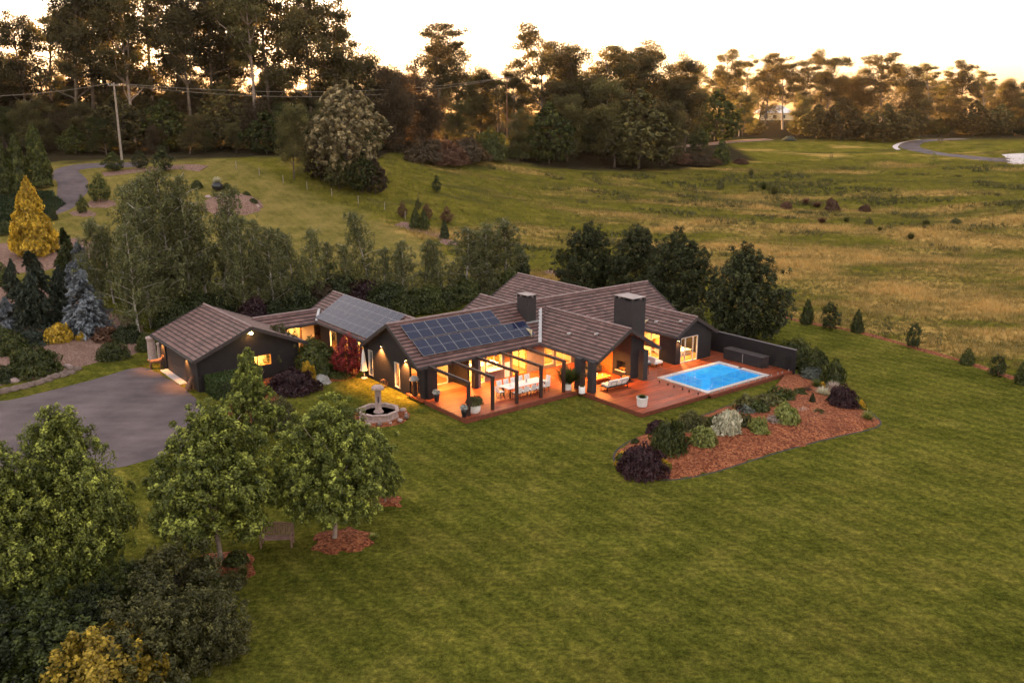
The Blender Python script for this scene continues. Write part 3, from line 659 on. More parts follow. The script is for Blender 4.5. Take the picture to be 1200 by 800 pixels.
# room behind the front
wall('v', 12.9, 0.25, 26.0, 0, 2.6); wall('v', 9.6, 4.2, 14.9, FL, 3.6, (), 'inwall', 0.1, 'partition_wall'); wall('u', 10.6, 6.1, 9.5, FL, 3.6, (), 'inwall', 0.1, 'partition_wall')
wall('u', 4.22, 7.6, 9.5, FL, 3.6, (), 'inwall', 0.05, 'partition_wall'); wall('u', 14.95, 6.05, 9.5, FL, 3.4, (), 'inwall', 0.1, 'partition_wall')
wall('v', 11.2, 0.3, 4.1, 0.1, 3.6, (), 'inwall', 0.1, 'partition_wall'); wall('u', 4.12, 7.7, 11.1, 0.1, 3.6, (), 'inwall', 0.05, 'partition_wall')
part('interior_floor', MB().box(0.3, 26, 6.05, 12.8, 0.05, FL + .01), M['infloor'])
part('kitchen_cupboard', MB().box(4.5, 6.0, 9.0, 9.5, FL, 1.2).box(4.5, 7.6, 9.1, 9.5, 1.9, 2.5), M['white'])
isl = part('kitchen_island', MB().box(5.9, 8.0, 7.2, 8.0, FL, 1.15), M['white']); MB().box(5.8, 8.1, 7.1, 8.1, 1.15, 1.2).build('benchtop', M['white'], isl)
part('red_splashback', MB().box(7.9, 9.9, 9.42, 9.54, FL, 2.3), M['oak'])
# lounge : posts, chimney fireplace
CC = {}
for (a, b, c_, d_) in ((10.35, 10.75, -1.15, -0.62), (10.3, 10.85, 0.15, 0.75), (15.55, 16.05, -1.2, -0.7)):
    part('pillar', MB().box(a, b, c_, d_, 0.0, 2.62), M['chim'])
mb = MB().box(15.1, 16.5, -0.3, 1.65, 0.0, 0.78).box(15.1, 16.5, -0.3, 0.25, .78, 1.5).box(15.1, 16.5, 1.2, 1.65, .78, 1.5).box(15.7, 16.5, .25, 1.2, .78, 1.5).box(15.1, 16.5, -0.3, 1.65, 1.5, 6.28)
ch = part('chimney', mb, M['chim'])
c2 = MB()
for (x0, x1, y0, y1) in ((15.1, 15.3, -.3, -.1), (16.3, 16.5, -.3, -.1), (15.1, 15.3, 1.45, 1.65), (16.3, 16.5, 1.45, 1.65), (15.1, 15.3, .55, .8), (15.7, 15.9, -.3, -.1)): c2.box(x0, x1, y0, y1, 6.28, 6.5)
c2.box(15.45, 16.15, .05, 1.3, 6.28, 6.44)
c2.build('flue_vents', M['chim'], ch); bevel(MB().box(15.09, 16.51, -0.31, 1.66, 6.5, 6.55).build('chimney_cap', M['cap'], ch), .02)
MB().box(14.98, 15.1, 0.2, 1.25, .70, .78).build('hearth', M['concrete'], ch)
fb = MB()
for i in range(4): fb.tube([(15.25 + .08 * i, .4, .84 + .05 * (i % 2)), (15.3 + .07 * i, 1.05, .85)], .05, 6)
fb.build('fire_log', M['oak'], ch)
part('hearth_wall', MB().box(15.15, 15.3, 1.65, 3.6, FL, 3.9), M['oak'])
ch1 = part('chimney', MB().box(11.25, 12.15, 7.45, 8.75, 3.0, 5.78), M['chim'])
c2 = MB()
for (x0, x1, y0, y1) in ((11.25, 11.4, 7.45, 7.6), (12.0, 12.15, 7.45, 7.6), (11.25, 11.4, 8.6, 8.75), (12.0, 12.15, 8.6, 8.75), (11.25, 11.4, 8.0, 8.2)): c2.box(x0, x1, y0, y1, 5.78, 5.98)
c2.box(11.5, 11.95, 7.8, 8.5, 5.78, 5.92)
c2.build('flue_vents', M['chim'], ch1); bevel(MB().box(11.24, 12.16, 7.44, 8.76, 5.98, 6.03).build('chimney_cap', M['cap'], ch1), .02)
MB().box(11.12, 12.28, 7.3, 7.42, 3.75, 3.92).build('flashing', M['steel'], ch1)
# lounge right wall, recess and bedroom wing
wall('v', 5.6, 15.0, 20.8, 0.0, 2.75, [(16.9, 20.0, .45, 2.4)], 'wall'); window('v', 5.6, 16.9, 20.0, .45, 2.4, (18.4,), (1.4,))
wall('u', 20.85, 0.35, 5.5, 0.0, 2.7, [(2.0, 4.9, .35, 2.45)]); window('u', 20.85, 2.0, 4.9, .35, 2.45, (3.0, 4.0), (1.0,))
wall('v', 0.3, 20.77, 25.1, 0.0, 2.62, [(21.35, 23.45, FL, 2.42)]); gable('v', 0.3, 20.9, 25.1, 23.0, 2.62, 3.80)
window('v', 0.3, 21.35, 23.45, FL, 2.42, (21.95, 22.9), (), .07, 'sliding_door')
wall('u', 25.1, 0.38, 9.0, 0, 2.55); wall('v', 4.2, 20.95, 25.0, FL, 3.2, (), 'inwall', .1, 'partition_wall'); part('interior_floor', MB().box(20.95, 25.0, .4, 5.5, .05, FL + .01), M['infloor'])
wall('u', 26.6, 5.7, 13.0, 0, 2.6); gable('u', 26.6, 5.4, 13.5, RA, 2.6, 4.86)
bed_o = part('bed', MB().box(22.2, 24.3, 1.6, 3.8, .3, .75), M['cushion']); MB().box(22.2, 24.3, 3.8, 4.0, .3, 1.5).build('headboard', M['oak'], bed_o)
# wing B walls / connector / garage
wall('u', 0.85, 14.0, 22.9, 0, 2.55, [(17.9, 18.6, 0.2, 2.2), (19.9, 21.2, .2, 2.2), (15.2, 16.4, .3, 2.2)]); window('u', .85, 19.9, 21.2, .2, 2.2, (), ()); window('u', .85, 17.9, 18.6, .2, 2.2, fm='oak'); window('u', .85, 15.2, 16.4, .3, 2.2)
wall('u', 3.2, 14.1, 25, 0, 3.4, (), 'inwall', .1, 'partition_wall'); part('interior_floor', MB().box(.95, 3.1, 14, 25, 0, .15), M['infloor'])
wall('v', 25.3, -3, 6, 0, 2.5); wall('u', 6.2, 13.5, 25.3, 0, 2.6)
wall('v', 24.3, -3.9, 0.8, 0, 2.6, [(-2.6, -1.6, 0, 2.1)], 'inwall'); window('v', 24.3, -2.6, -1.6, 0, 2.1, (), (), name='door')
part('porch_post', MB().box(-1.0, -.86, 23.1, 23.24, 0, 2.5), M['oak']); part('porch_post', MB().box(-2.9, -2.76, 23.1, 23.24, 0, 2.5), M['wall'])
wall('u', -11.6, 17.6, 26.6, 0, 2.6, [(20.4, 25.2, 0, 2.25)]); wall('v', 17.6, -11.52, -3.7, 0, 2.6, [(-8.2, -6.0, 1.2, 2.05)]); gable('v', 17.6, -11.9, -3.4, -7.65, 2.6, 4.38)
wall('v', 26.6, -11.52, -3.7, 0, 2.6); wall('u', -3.7, 17.68, 26.5, 0, 2.6); gable('v', 26.6, -11.9, -3.4, -7.65, 2.6, 4.38)
gd = MB()
for k in range(5): gd.box(-11.56, -11.50, 20.4, 25.2, .02 + k * .445, .45 + k * .445)
part('garage_door', gd, M['trim']); part('door_sill', MB().box(-12.2, -11.62, 20.4, 25.2, 0.0, .06), M['concrete'])
window('v', 17.6, -8.2, -6.0, 1.2, 2.05, (-7.1,), (), fm='oak'); wall('v', 19.4, -9.5, -5.0, .5, 2.5, (), 'inwall', .1, 'partition_wall')
# rear wing walls
for (a0, a1, v1) in ((10.2, 16.0, 15.8), (19.0, 24.8, 21.6)):
    wall('u', a0, 13, v1, 0, 2.6); wall('u', a1, 13, v1, 0, 2.6); wall('v', v1, a0, a1, 0, 2.6); gable('v', v1, a0 - .3, a1 + .3, (a0 + a1) / 2, 2.6, 4.3)
part('roof_antenna', MB().tube([(24.0, 8.6, 4.4), (24.0, 8.6, 5.55)], .025, 5), M['black'])
for (u_, v_) in ((12.3, 3.6), (16.2, 6.2), (21.6, 3.2), (22.2, 1.1), (12.9, 1.2)):
    zr = (2.6 + .58 * (u_ - 10.8)) if u_ < 14 else ((2.6 + .58 * (v_ - 5.3)) if v_ > 5.3 else 2.6 + .575 * (u_ - 20.7))
    part('roof_vent', MB().box(u_ - .16, u_ + .16, v_ - .12, v_ + .12, zr, zr + .14), M['steel'])

# solar panels : each its own part
def solar_mesh(w, h):
    mb = MB(); mb.box(0, w, 0, h, 0, .035, 0); f = .018
    vs = [(f, f, .037), (w - f, f, .037), (w - f, h / 2 - .012, .037), (f, h / 2 - .012, .037), (f, h / 2 + .012, .037), (w - f, h / 2 + .012, .037), (w - f, h - f, .037), (f, h - f, .037)]
    mb.add(vs, [(0, 1, 2, 3), (4, 5, 6, 7)], 1)
    me = mb.mesh('solar_panel', [M['alu'], M['solar']]); uvl = me.uv_layers.new(name='UVMap')
    for p in me.polygons:
        for li in p.loop_indices: co = me.vertices[me.loops[li].vertex_index].co; uvl.data[li].uv = (co.x / w, co.y / h)
    return me
SP = solar_mesh(1.0, 1.66)
def panels_y(u0, n, v0, lift=.13):
    for k in range(n):
        o = link('solar_panel', SP, house); zz = 2.6 + .578 * (v0 - EA) + lift
        o.location = (u0 + k * 1.035, v0, zz); o.rotation_euler = (math.atan(.578), 0, 0)
panels_y(0.55, 8, 7.62); panels_y(0.62, 10, 6.08)
for row in range(2):
    for k in range(10):
        o = link('solar_panel', SP, house); uu = .62 + row * 1.46; o.location = (uu, 23.45 - k * 1.035, 2.6 + .586 * (uu - .45) + .13)
        o.rotation_euler = Matrix(((0, math.cos(math.atan(.586)), -math.sin(math.atan(.586))), (-1, 0, 0), (0, math.sin(math.atan(.586)), math.cos(math.atan(.586))))).to_euler()

# lamps of the house: a fitting with a glowing lens, and its light
def lamp(loc, watts, col=(1.0, 0.50, 0.16), kind='AREA', size=0.5, rot=(0, 0, 0), fit=True, spot=60):
    ld = bpy.data.lights.new('lamp_light', kind); ld.energy = watts * .5; ld.color = col
    if kind == 'AREA': ld.size = size; ld.shape = 'DISK'; ld.spread = R(150)
    else: ld.shadow_soft_size = size
    if kind == 'SPOT': ld.spot_size = R(spot); ld.spot_blend = .6
    if fit:
        f = part('downlight', MB().lathe([(.09, .0), (.09, .05), (.07, .06)], 10, c=loc), M['trim'])
        MB().lathe([(.0, -.004), (.07, -.004)], 10, c=loc).build('lens', M['lampy'], f)
    o = bpy.data.objects.new('lamp_light', ld); COL.objects.link(o); o.parent = house; o.location = (loc[0], loc[1], loc[2] - .03); o.rotation_euler = rot; return o
WARM = (1.0, 0.40, 0.09); YEL = (1.0, 0.52, 0.13)
for u_ in (2.5, 6.2, 9.6): lamp((u_, 4.9, 2.52), 44, WARM, size=.4)
lamp((2.6, 6.5, 2.75), 26, WARM); lamp((12.4, 3.6, 2.9), 70, WARM, size=.5); lamp((13.0, .8, 2.95), 80, WARM, size=.5)
lamp((5.4, 7.6, 3.0), 120, YEL, size=.6); lamp((8.2, 7.8, 3.0), 110, YEL, size=.6); lamp((12.8, 7.8, 3.0), 90, WARM, size=.6); lamp((2.4, 9.3, 3.0), 50, WARM, size=.5)
lamp((23.0, 2.2, 2.9), 120, YEL, size=.6); lamp((18.5, 7.2, 2.9), 150, YEL, size=.6); lamp((22.4, 4.7, 2.7), 70, YEL, size=.4); lamp((19.0, 4.6, 2.5), 90, YEL, size=.4)
lamp((1.9, 20.4, 2.5), 120, YEL, size=.4); lamp((1.9, 17.0, 2.5), 70, YEL, size=.4); lamp((-7.2, 18.5, 2.5), 90, YEL, size=.4); lamp((-1.2, 23.5, 2.45), 14, YEL, size=.3)
def wall_lamp(loc, out, w=14):
    f = part('wall_lamp', MB().box(loc[0] - .05, loc[0] + .05, loc[1] - .05, loc[1] + .05, loc[2] - .1, loc[2] + .1), M['trim'])
    MB().box(loc[0] - .035, loc[0] + .035, loc[1] - .035, loc[1] + .035, loc[2] - .115, loc[2] - .101).build('lens', M['lampy'], f)
    l = lamp((loc[0] + out[0] * .12, loc[1] + out[1] * .12, loc[2] - .12), w, WARM, 'SPOT', .04, (0, 0, 0), False, 110)
for v_ in (11.1, 7.6): wall_lamp((0.02, v_, 3.05 if v_ > 9 else 2.75), (-1, 0), 420)
for v_ in (19.9, 25.7): wall_lamp((-11.75, v_, 2.3), (-1, 0), 90)
wall_lamp((-7.65, 17.45, 4.0), (0, -1), 10); wall_lamp((20.95, .15, 2.4), (0, -1), 25)
part('gable_floodlight', MB().blob((-7.65, 16.95, 4.02), (.1, .1, .1)), M['lampy'])
# ------------------------------------------------------------------ deck, pergola, pool and what stands on them
def ht(name, label, cat, u, v, z=0.0, rz=0.0, group=None): return thing(name, label, cat, (*hw(u, v), z), YAW + rz, group)
deck = ht('timber_deck', 'red brown timber deck wrapping the dining terrace, lounge and pool', 'deck', 0, 0)
mb = MB()
for b in ((0, 15.0, 0, 5.86), (1.05, 4.07, 5.86, 7.42), (10.1, 16.95, -6.35, 0), (16.95, 24.4, -6.62, -6.27), (16.95, 24.4, -1.28, .2), (24.4, 26.7, -6.62, .2), (25.2, 26.7, .2, 1.85), (15.0, 16.95, 0, 5.5), (16.95, 20.75, .2, 5.5), (-.25, 0.0, 5.05, 7.2)):
    mb.box(b[0], b[1], b[2], b[3], .16, FL)
mb.build('decking', M['deck'], deck)
for p0, p1 in (((-.03, 0, .13), (-.03, 5.05, .13)), ((-.06, -.03, .13), (10.07, -.03, .13)), ((10.07, -6.38, .13), (10.07, -.06, .13)), ((10.04, -6.38, .13), (16.92, -6.38, .13)), ((16.92, -6.65, .13), (26.73, -6.65, .13)), ((26.73, -6.65, .13), (26.73, 1.8, .13))):
    MB().bar(p0, p1, .05, .29).build('fascia_board', M['deckedge'], deck)
perg = ht('pergola', 'dark timber pergola frames along the front of the dining deck', 'pergola', 0, 0)
for u_ in (.55, 2.55, 4.65, 6.85, 9.0):
    p = bevel(MB().box(u_ - .1, u_ + .1, .35, .55, FL, 2.52).build('post', M['post'], perg), .012)
    bevel(MB().box(u_ - .07, u_ + .07, .28, 5.28, 2.524, 2.72).build('beam', M['post'], perg), .01)
pool = ht('swimming_pool', 'rectangular bright blue swimming pool with pale coping set in the deck', 'swimming pool', 0, 0)
def watermat():
    m, nt, out = newmat('pool_water'); v = coords(nt); f = noise(nt, v, 2.2, 3); w = noise(nt, v, 5, 2)
    c = ramp(nt, f, [(0.3, (0.02, 0.34, 0.95)), (0.7, (0.07, 0.50, 1.0))])
    princ(nt, out, c, 0.06, bumpn(nt, w, 0.10, 0.03), 0.5, 0, IOR=1.33); return m
mb = MB(); mb.box(17.35, 24.0, -5.95, -1.62, .03, .24); mb.build('water', watermat(), pool)
for b in ((17.0, 24.35, -6.25, -5.93), (17.0, 24.35, -1.64, -1.30), (17.0, 17.37, -5.93, -1.64), (23.98, 24.35, -5.93, -1.64)):
    bevel(MB().box(b[0], b[1], b[2], b[3], .05, .345).build('coping', M['coping'], pool), .02)
MB().lathe([(0, 0), (.16, 0), (.16, .03), (.05, .05)], 12, c=(24.15, -3.6, .345)).build('skimmer_lid', M['black'], pool)
gf = ht('glass_pool_fence', 'frameless glass fence panels along the lawn edge of the pool', 'fence', 0, 0)
for k in range(7):
    a = 16.95 + k * 1.4; MB().box(a, a + 1.34, -6.505, -6.49, .36, 1.5).build('glass_panel', M['fglass'], gf)
    for d_ in (.25, 1.1): MB().box(a + d_ - .03, a + d_ + .03, -6.53, -6.465, FL, .46).build('spigot', M['steel'], gf)
for k in range(3): MB().box(26.77, 26.80, -6.45, -6.44, .36, .37)
gf2 = ht('glass_pool_fence', 'frameless glass fence panels crossing the open deck between lounge and pool', 'fence', 0, 0)
for k in range(3):
    a = -6.3 + k * 1.45; MB().box(16.2, 16.215, a, a + 1.39, .36, 1.5).build('glass_panel', M['fglass'], gf2)
    for d_ in (.25, 1.1): MB().box(16.17, 16.24, a + d_ - .03, a + d_ + .03, FL, .46).build('spigot', M['black'], gf2)
bw = ht('boundary_wall', 'charcoal boundary wall behind the pool with thin pale cap', 'wall', 0, 0)
MB().box(26.78, 26.95, -6.75, 2.1, 0, 2.0).build('panel', M['wall'], bw); MB().box(26.755, 26.975, -6.775, 2.12, 2.0, 2.04).build('capping', M['mauve'], bw)
tf = ht('timber_fence', 'short red brown timber fence between bedroom gable and charcoal wall', 'fence', 0, 0)
MB().box(25.2, 26.76, 1.9, 1.98, 0, 2.0).build('panel', M['deckedge'], tf); MB().box(25.2, 26.76, 1.87, 2.01, 2.0, 2.05).build('capping', M['trim'], tf)
pc = ht('pool_cabinet', 'low dark storage cabinet against the charcoal wall beside the pool', 'cabinet', 25.4, -2.8, FL)
MB().box(0, .85, -1.95, 1.9, 0, .82).build('carcass', M['chim'], pc)
for a, b in ((-2.0, -.05), (-.03, 1.93)): bevel(MB().box(-.06, .9, a, b, .82, .90).build('lid', M['trim'], pc), .015)
MB().box(-.012, 0, -.06, .0, .02, .8).build('divider', M['steel'], pc); MB().box(.02, .83, -1.97, -1.95, .02, .8).build('end_panel', M['trim'], pc)

# dining table and chairs
tb = ht('dining_table', 'long pale outdoor dining table on the dining deck', 'table', 6.55, 2.1, FL)
bevel(MB().box(-1.75, 1.75, -.55, .55, .70, .75).build('tabletop', M['white'], tb), .02)
for sx in (-1.5, 1.5):
    for sy in (-.4, .4): MB().box(sx - .04, sx + .04, sy - .04, sy + .04, 0, .70).build('leg', M['black'], tb)
def chair():
    t = ht('dining_chair', 'x', 'chair', 0, 0, FL)
    for sx in (-.22, .22):
        for sy in (-.2, .22): MB().tube([(sx, sy, 0), (sx * .9, sy * .9, .43)], .018, 5).build('leg', M['black'], t)
    bevel(MB().box(-.25, .25, -.24, .26, .43, .47).build('seat', M['black'], t), .02)
    bevel(MB().box(-.21, .21, -.2, .22, .472, .53).build('cushion', M['cushion'], t), .02)
    mb = MB(); mb.add([(x, .26 + (z - .47) * .2 + dy - .05 * (1 - abs(x) / .25), z) for dy in (0, .035) for z in (.47, .9) for x in (-.25, -.1, .1, .25)], [(0, 1, 5, 4), (1, 2, 6, 5), (2, 3, 7, 6), (9, 8, 12, 13), (10, 9, 13, 14), (11, 10, 14, 15), (4, 5, 13, 12), (5, 6, 14, 13), (6, 7, 15, 14), (0, 4, 12, 8), (7, 3, 11, 15)])
    mb.build('backrest', M['white'], t)
    return t
ch0 = chair(); first = True
def place_chair(u, v, rz, label):
    global first
    c = ch0 if first else copy_tree(ch0); first = False
    c.location = (*hw(u, v), FL); c.rotation_euler = (0, 0, YAW + rz); c['label'] = label; c['group'] = 'chairs round the dining table'
NTH = ['first', 'second', 'third', 'fourth', 'fifth', 'sixth', 'seventh', 'eighth', 'ninth', 'tenth', 'eleventh', 'twelfth']
for k in range(5):
    u_ = 5.25 + k * .65
    place_chair(u_, 2.95, 0.05 * (k % 2), f'{NTH[k]} white chair from the left on the house side of the dining table')
    place_chair(u_ + .02, 1.25, math.pi + .06 * ((k + 1) % 2), f'{NTH[k]} chair from the left on the lawn side of the dining table')
place_chair(4.5, 2.1, math.pi / 2, 'white chair at the left head of the dining table')
place_chair(8.62, 2.1, -math.pi / 2, 'white chair at the right head of the dining table')
for u_, nm, lb in ((5.4, 'white_vase', 'small white vase near the left end of the dining table'), (6.9, 'glass_jug', 'clear jug standing past the middle of the dining table')):
    o = MB().lathe([(.05, 0), (.08, .05), (.05, .14), (.06, .2)], 10).build(nm, M['white'] if u_ < 6 else M['steel'], None, (*hw(u_, 2.15), FL + .75), 0); tag(o, lb, 'jug' if 'jug' in nm else 'vase')

# lounge furniture
sf = ht('outdoor_sofa', 'low black framed sofa with two white seat cushions on the open deck', 'sofa', 12.5, -1.25, FL, -.06)
for sx in (-.98, .98):
    for sy in (-.36, .36): MB().box(sx - .02, sx + .02, sy - .02, sy + .02, 0, .28).build('leg', M['black'], sf)
MB().box(-1.05, 1.05, -.42, .42, .28, .33).build('frame', M['black'], sf)
for a in (-1, 0): bevel(MB().box(a + .02, a + .98, -.30, .40, .332, .50).build('seat_cushion', M['cushion'], sf), .05, 3)
for a in (-1, 0):
    b = MB(); b.add([(x, y, z) for x in (a + .04, a + .96) for y, z in ((-.30, .5), (-.42, .88), (-.54, .86), (-.42, .48))], [(0, 1, 2, 3), (7, 6, 5, 4), (0, 4, 5, 1), (1, 5, 6, 2), (2, 6, 7, 3), (3, 7, 4, 0)])
    bevel(b.build('back_cushion', M['cushion'], sf), .05, 3)
    MB().tube([(a + .25, -.44, .33), (a + .25, -.58, .75), (a + .75, -.58, .75), (a + .75, -.44, .33)], .016, 5).build('back_frame', M['black'], sf)
ct = ht('coffee_table', 'low honey timber coffee table under the lounge roof', 'table', 12.9, .75, FL)
bevel(MB().box(-.85, .85, -.5, .5, .34, .40).build('tabletop', M['oak'], ct), .02)
for sx in (-.75, .75):
    for sy in (-.4, .4): MB().box(sx - .04, sx + .04, sy - .04, sy + .04, 0, .34).build('leg', M['oak'], ct)
for dx, dy, h in ((-.3, .1, .16), (-.1, .2, .22), (.2, -.05, .12)):
    tag(MB().lathe([(.05, 0), (.07, h * .5), (.04, h)], 10).build('table_vase', M['cushion'], None, (*hw(12.9 + dx, .75 + dy), FL + .4), 0), {.16: 'round white vase on the left of the coffee table', .22: 'tallest white vase on the coffee table', .12: 'shortest white vase on the coffee table'}[h], 'vase')
for (u_, v_, rz, lb) in ((13.0, 2.4, 0, 'dark lounge armchair behind the coffee table facing the deck'), (14.3, 2.9, -.5, 'dark lounge armchair nearest the fireplace')):
    t = ht('armchair', lb, 'armchair', u_, v_, FL, rz, 'dark lounge armchairs'); bevel(MB().box(-.4, .4, -.4, .4, .15, .42).build('seat', M['chim'], t), .04)
    bevel(MB().box(-.4, .4, .41, .55, .15, .85).build('backrest', M['chim'], t), .04)
    for s in (-1, 1): bevel(MB().box(s * .48 - .07, s * .48 + .07, -.4, .5, .12, .6).build('armrest', M['chim'], t), .03)
    for sx in (-.35, .35): MB().box(sx - .03, sx + .03, -.38, -.32, 0, .15).build('leg', M['black'], t)
t = ht('log_basket', 'round metal basket of split firewood before the fireplace', 'basket', 14.5, -.45, FL)
MB().lathe([(.34, 0), (.40, .3)], 14).build('basket', M['black'], t); mb = MB(); rr = random.Random(5)
for i in range(9): a = rr.random() * 6; mb.tube([(.3 * math.cos(a), .3 * math.sin(a), .2 + .05 * i % .2), (-.28 * math.cos(a + .4), -.28 * math.sin(a + .4), .34)], .065, 6)
mb.build('firewood', M['oak'], t)
t = ht('barbecue', 'grey lidded barbecue on a stand beside the chimney', 'barbecue', 16.85, -.1, FL, 0)
for sx in (-.3, .3):
    for sy in (-.2, .2): MB().tube([(sx, sy, 0), (sx * .8, sy * .8, .75)], .025, 5).build('leg', M['black'], t)
bevel(MB().box(-.4, .4, -.3, .3, .75, .92).build('firebox', M['chim'], t), .03); bevel(MB().box(-.4, .4, -.3, .3, .925, 1.14).build('lid', M['steel'], t), .1, 3)
t = ht('outdoor_armchair', 'pale outdoor seat in the recess below the lit side window', 'armchair', 19.4, 1.4, FL, math.pi * .5)
bevel(MB().box(-.75, .75, -.38, .4, .25, .45).build('seat', M['cushion'], t), .04); bevel(MB().box(-.75, .75, .42, .56, .25, .82).build('backrest', M['cushion'], t), .04)
for sx in (-.7, .7):
    for sy in (-.33, .33): MB().box(sx - .03, sx + .03, sy - .03, sy + .03, 0, .25).build('leg', M['black'], t)

# ------------------------------------------------------------------ garden ornaments
fo = at(444, 489)
t = thing('garden_fountain', 'octagonal pink stone fountain with a central column on the lawn', 'fountain', fo, R(12))
mb = MB(); rr_ = R(22.5)
mb.lathe([(1.42, 0), (1.42, .12), (1.36, .14), (1.36, .46), (1.46, .48), (1.46, .56), (1.22, .56), (1.22, .12), (0, .12)], 8, smooth=False, rot=rr_); mb.build('basin', M['stone'], t)
MB().lathe([(0, .30), (1.215, .30)], 8, smooth=False, rot=rr_).build('water', None or simple('fountain_water', (.10, .085, .085), .08, .2, 3, .1, .5), t)
cl = MB().lathe([(.34, .1), (.34, .42), (.25, .5), (.22, .6), (.20, 1.85), (.26, 1.92)], 12).build('column', M['stone'], t)
MB().lathe([(.30, 1.92), (.42, 1.98), (.44, 2.10), (.34, 2.2), (0, 2.24)], 14).build('cap', M['stone'], cl)
MB().box(-.05, .05, -.245, -.2, 1.1, 1.5).build('spout', M['chim'], cl); MB().lathe([(.345, .12), (.345, .34)], 12).build('dark_base', M['chim'], cl)
st(sheet('fountain_paving', [(fo.x + 2.25 * math.cos(a), fo.y + 2.25 * math.sin(a)) for a in np.linspace(0, 6.28, 20)[:-1]], M['mulch'], .05, .02, .1, 5, .3, 1))
sides = ['left', 'front left', 'front', 'front right', 'right', 'back right', 'back', 'back left']
for k in range(14):
    a = -2.6 + k * .40; rr = random.Random(k); r_ = 1.78 + .22 * rr.random()
    px = fo.x + r_ * math.cos(a); py = fo.y + r_ * math.sin(a); s = .13 + .12 * rr.random()
    o = MB().blob((0, 0, s * .45), (s, s * .75, s * .6), k, 0, 9, 6, .25).build('edging_stone', M['stone'] if k % 3 else M['stoned'], None, (px, py, .05), rr.random() * 3)
    tag(o, f'{NTH[k] if k < 12 else ("thirteenth" if k == 12 else "last")} rounded stone anticlockwise from the left around the fountain paving', 'stone', 'edging stones round the fountain')

t = thing('garden_bench', 'weathered timber garden bench on the grass between two leafy trees', 'bench', at(325, 639), R(4))
for k in range(4): MB().box(-.75, .75, -.28 + k * .14, -.16 + k * .14, .42, .45).build('seat_slat', M['bench'], t)
for s in (-.72, .72):
    MB().box(s - .035, s + .035, -.27, -.2, 0, .62).build('leg', M['bench'], t); MB().bar((s, .26, 0), (s, .40, .95), .07, .07).build('leg', M['bench'], t); MB().box(s - .04, s + .04, -.3, .32, .62, .66).build('armrest', M['bench'], t)
bk = MB(); zt = [.90 + .12 * math.cos((i - 6) / 6 * 1.4) for i in range(13)]
for i in range(12):
    x0 = -.72 + i * .12; bk.bar((x0 + .06, .30, .47), (x0 + .06, .385, zt[i]), .09, .02, up=(0, 1, 0))
bk.build('backrest', M['bench'], t); MB().tube([(-.72 + i * .12, .39, zt[i]) for i in range(13)], .035, 5).build('top_rail', M['bench'], t)

t = thing('garden_parasol', 'closed white parasol standing on the lawn against the dark gable wall', 'parasol', at(427, 443.5))
MB().tube([(0, 0, 0), (0, 0, 2.35)], .03, 6).build('pole', M['frame'], t); MB().lathe([(.25, 0), (.25, .06), (.05, .09)], 12).build('base', M['concrete'], t)
mb = MB(); prof = [(.04, 2.3), (.10, 1.9), (.15, 1.4), (.22, .75), (.25, .62)]; n = 16
vs = [(r * (1 + .22 * (k % 2)) * math.cos(k * 2 * math.pi / n), r * (1 + .22 * (k % 2)) * math.sin(k * 2 * math.pi / n), z) for r, z in prof for k in range(n)]
mb.add(vs, [(i * n + k, i * n + (k + 1) % n, (i + 1) * n + (k + 1) % n, (i + 1) * n + k) for i in range(4) for k in range(n)]); mb.build('folded_canopy', M['cushion'], t)
for (px, py, h, r_, lb) in ((179, 422, 2.0, .34, 'taller pale stone plinth at the back corner of the garage'), (188.5, 424, 1.6, .2, 'slimmer pale stone plinth nearest the garage door')):
    t = thing('stone_plinth', lb, 'plinth', at(px, py)); MB().lathe([(r_ * 1.1, 0), (r_ * 1.1, .12), (r_, .16), (r_ * .92, h * .85)], 16).build('shaft', M['stone'], t); MB().lathe([(r_ * .92, h * .85), (r_ * 1.15, h * .93), (r_ * 1.15, h), (0, h)], 16).build('cap', M['stone'], t)
def dog(px, py, rz, lb, sit):
    t = thing('dog_sculpture', lb, 'sculpture', at(px, py), rz, 'rusty dog sculptures')
    b = MB()
    if sit: b.tube([(0, .25, .12), (0, .2, .35), (0, 0, .62), (0, -.1, .85)], [.16, .22, .17, .12], 8); b.tube([(0, -.1, .85), (0, -.22, .98), (0, -.42, .92)], [.12, .13, .06], 8)
    else: b.tube([(0, .45, .62), (0, .1, .62), (0, -.3, .66), (0, -.5, .85)], [.13, .17, .19, .12], 8); b.tube([(0, -.46, .85), (0, -.6, .98), (0, -.85, .92)], [.12, .13, .06], 8)
    bo = b.build('body', M['rust'], t)
    for sx in (-.11, .11):
        MB().tube([(sx, -.12 if sit else -.33, .6), (sx, -.14 if sit else -.33, 0)], [.055, .04], 6).build('leg', M['rust'], t)
        MB().tube([(sx * 1.2, .2 if sit else .4, .3 if sit else .6), (sx * 1.3, .0 if sit else .48, .22 if sit else .3), (sx * 1.3, .22 if sit else .4, 0)], [.09, .06, .04], 6).build('leg', M['rust'], t)
        MB().bar((sx * .7, -.15 if sit else -.52, 1.03), (sx * .9, -.13 if sit else -.5, 1.16), .05, .03).build('ear', M['rust'], t)
    MB().tube([(0, .3 if sit else .5, .2 if sit else .66), (0, .5 if sit else .75, .35 if sit else .8)], [.03, .015], 5).build('tail', M['rust'], t)
dog(224, 458, R(140), 'rusty sitting dog sculpture at the near corner of the garage door', True); dog(184, 432, R(100), 'rusty standing dog sculpture below the stone plinths', False)
t = ht('wire_globe', 'small rusty wire globe resting on the lawn by the gable wall', 'ornament', -.25, 10.4, 0)
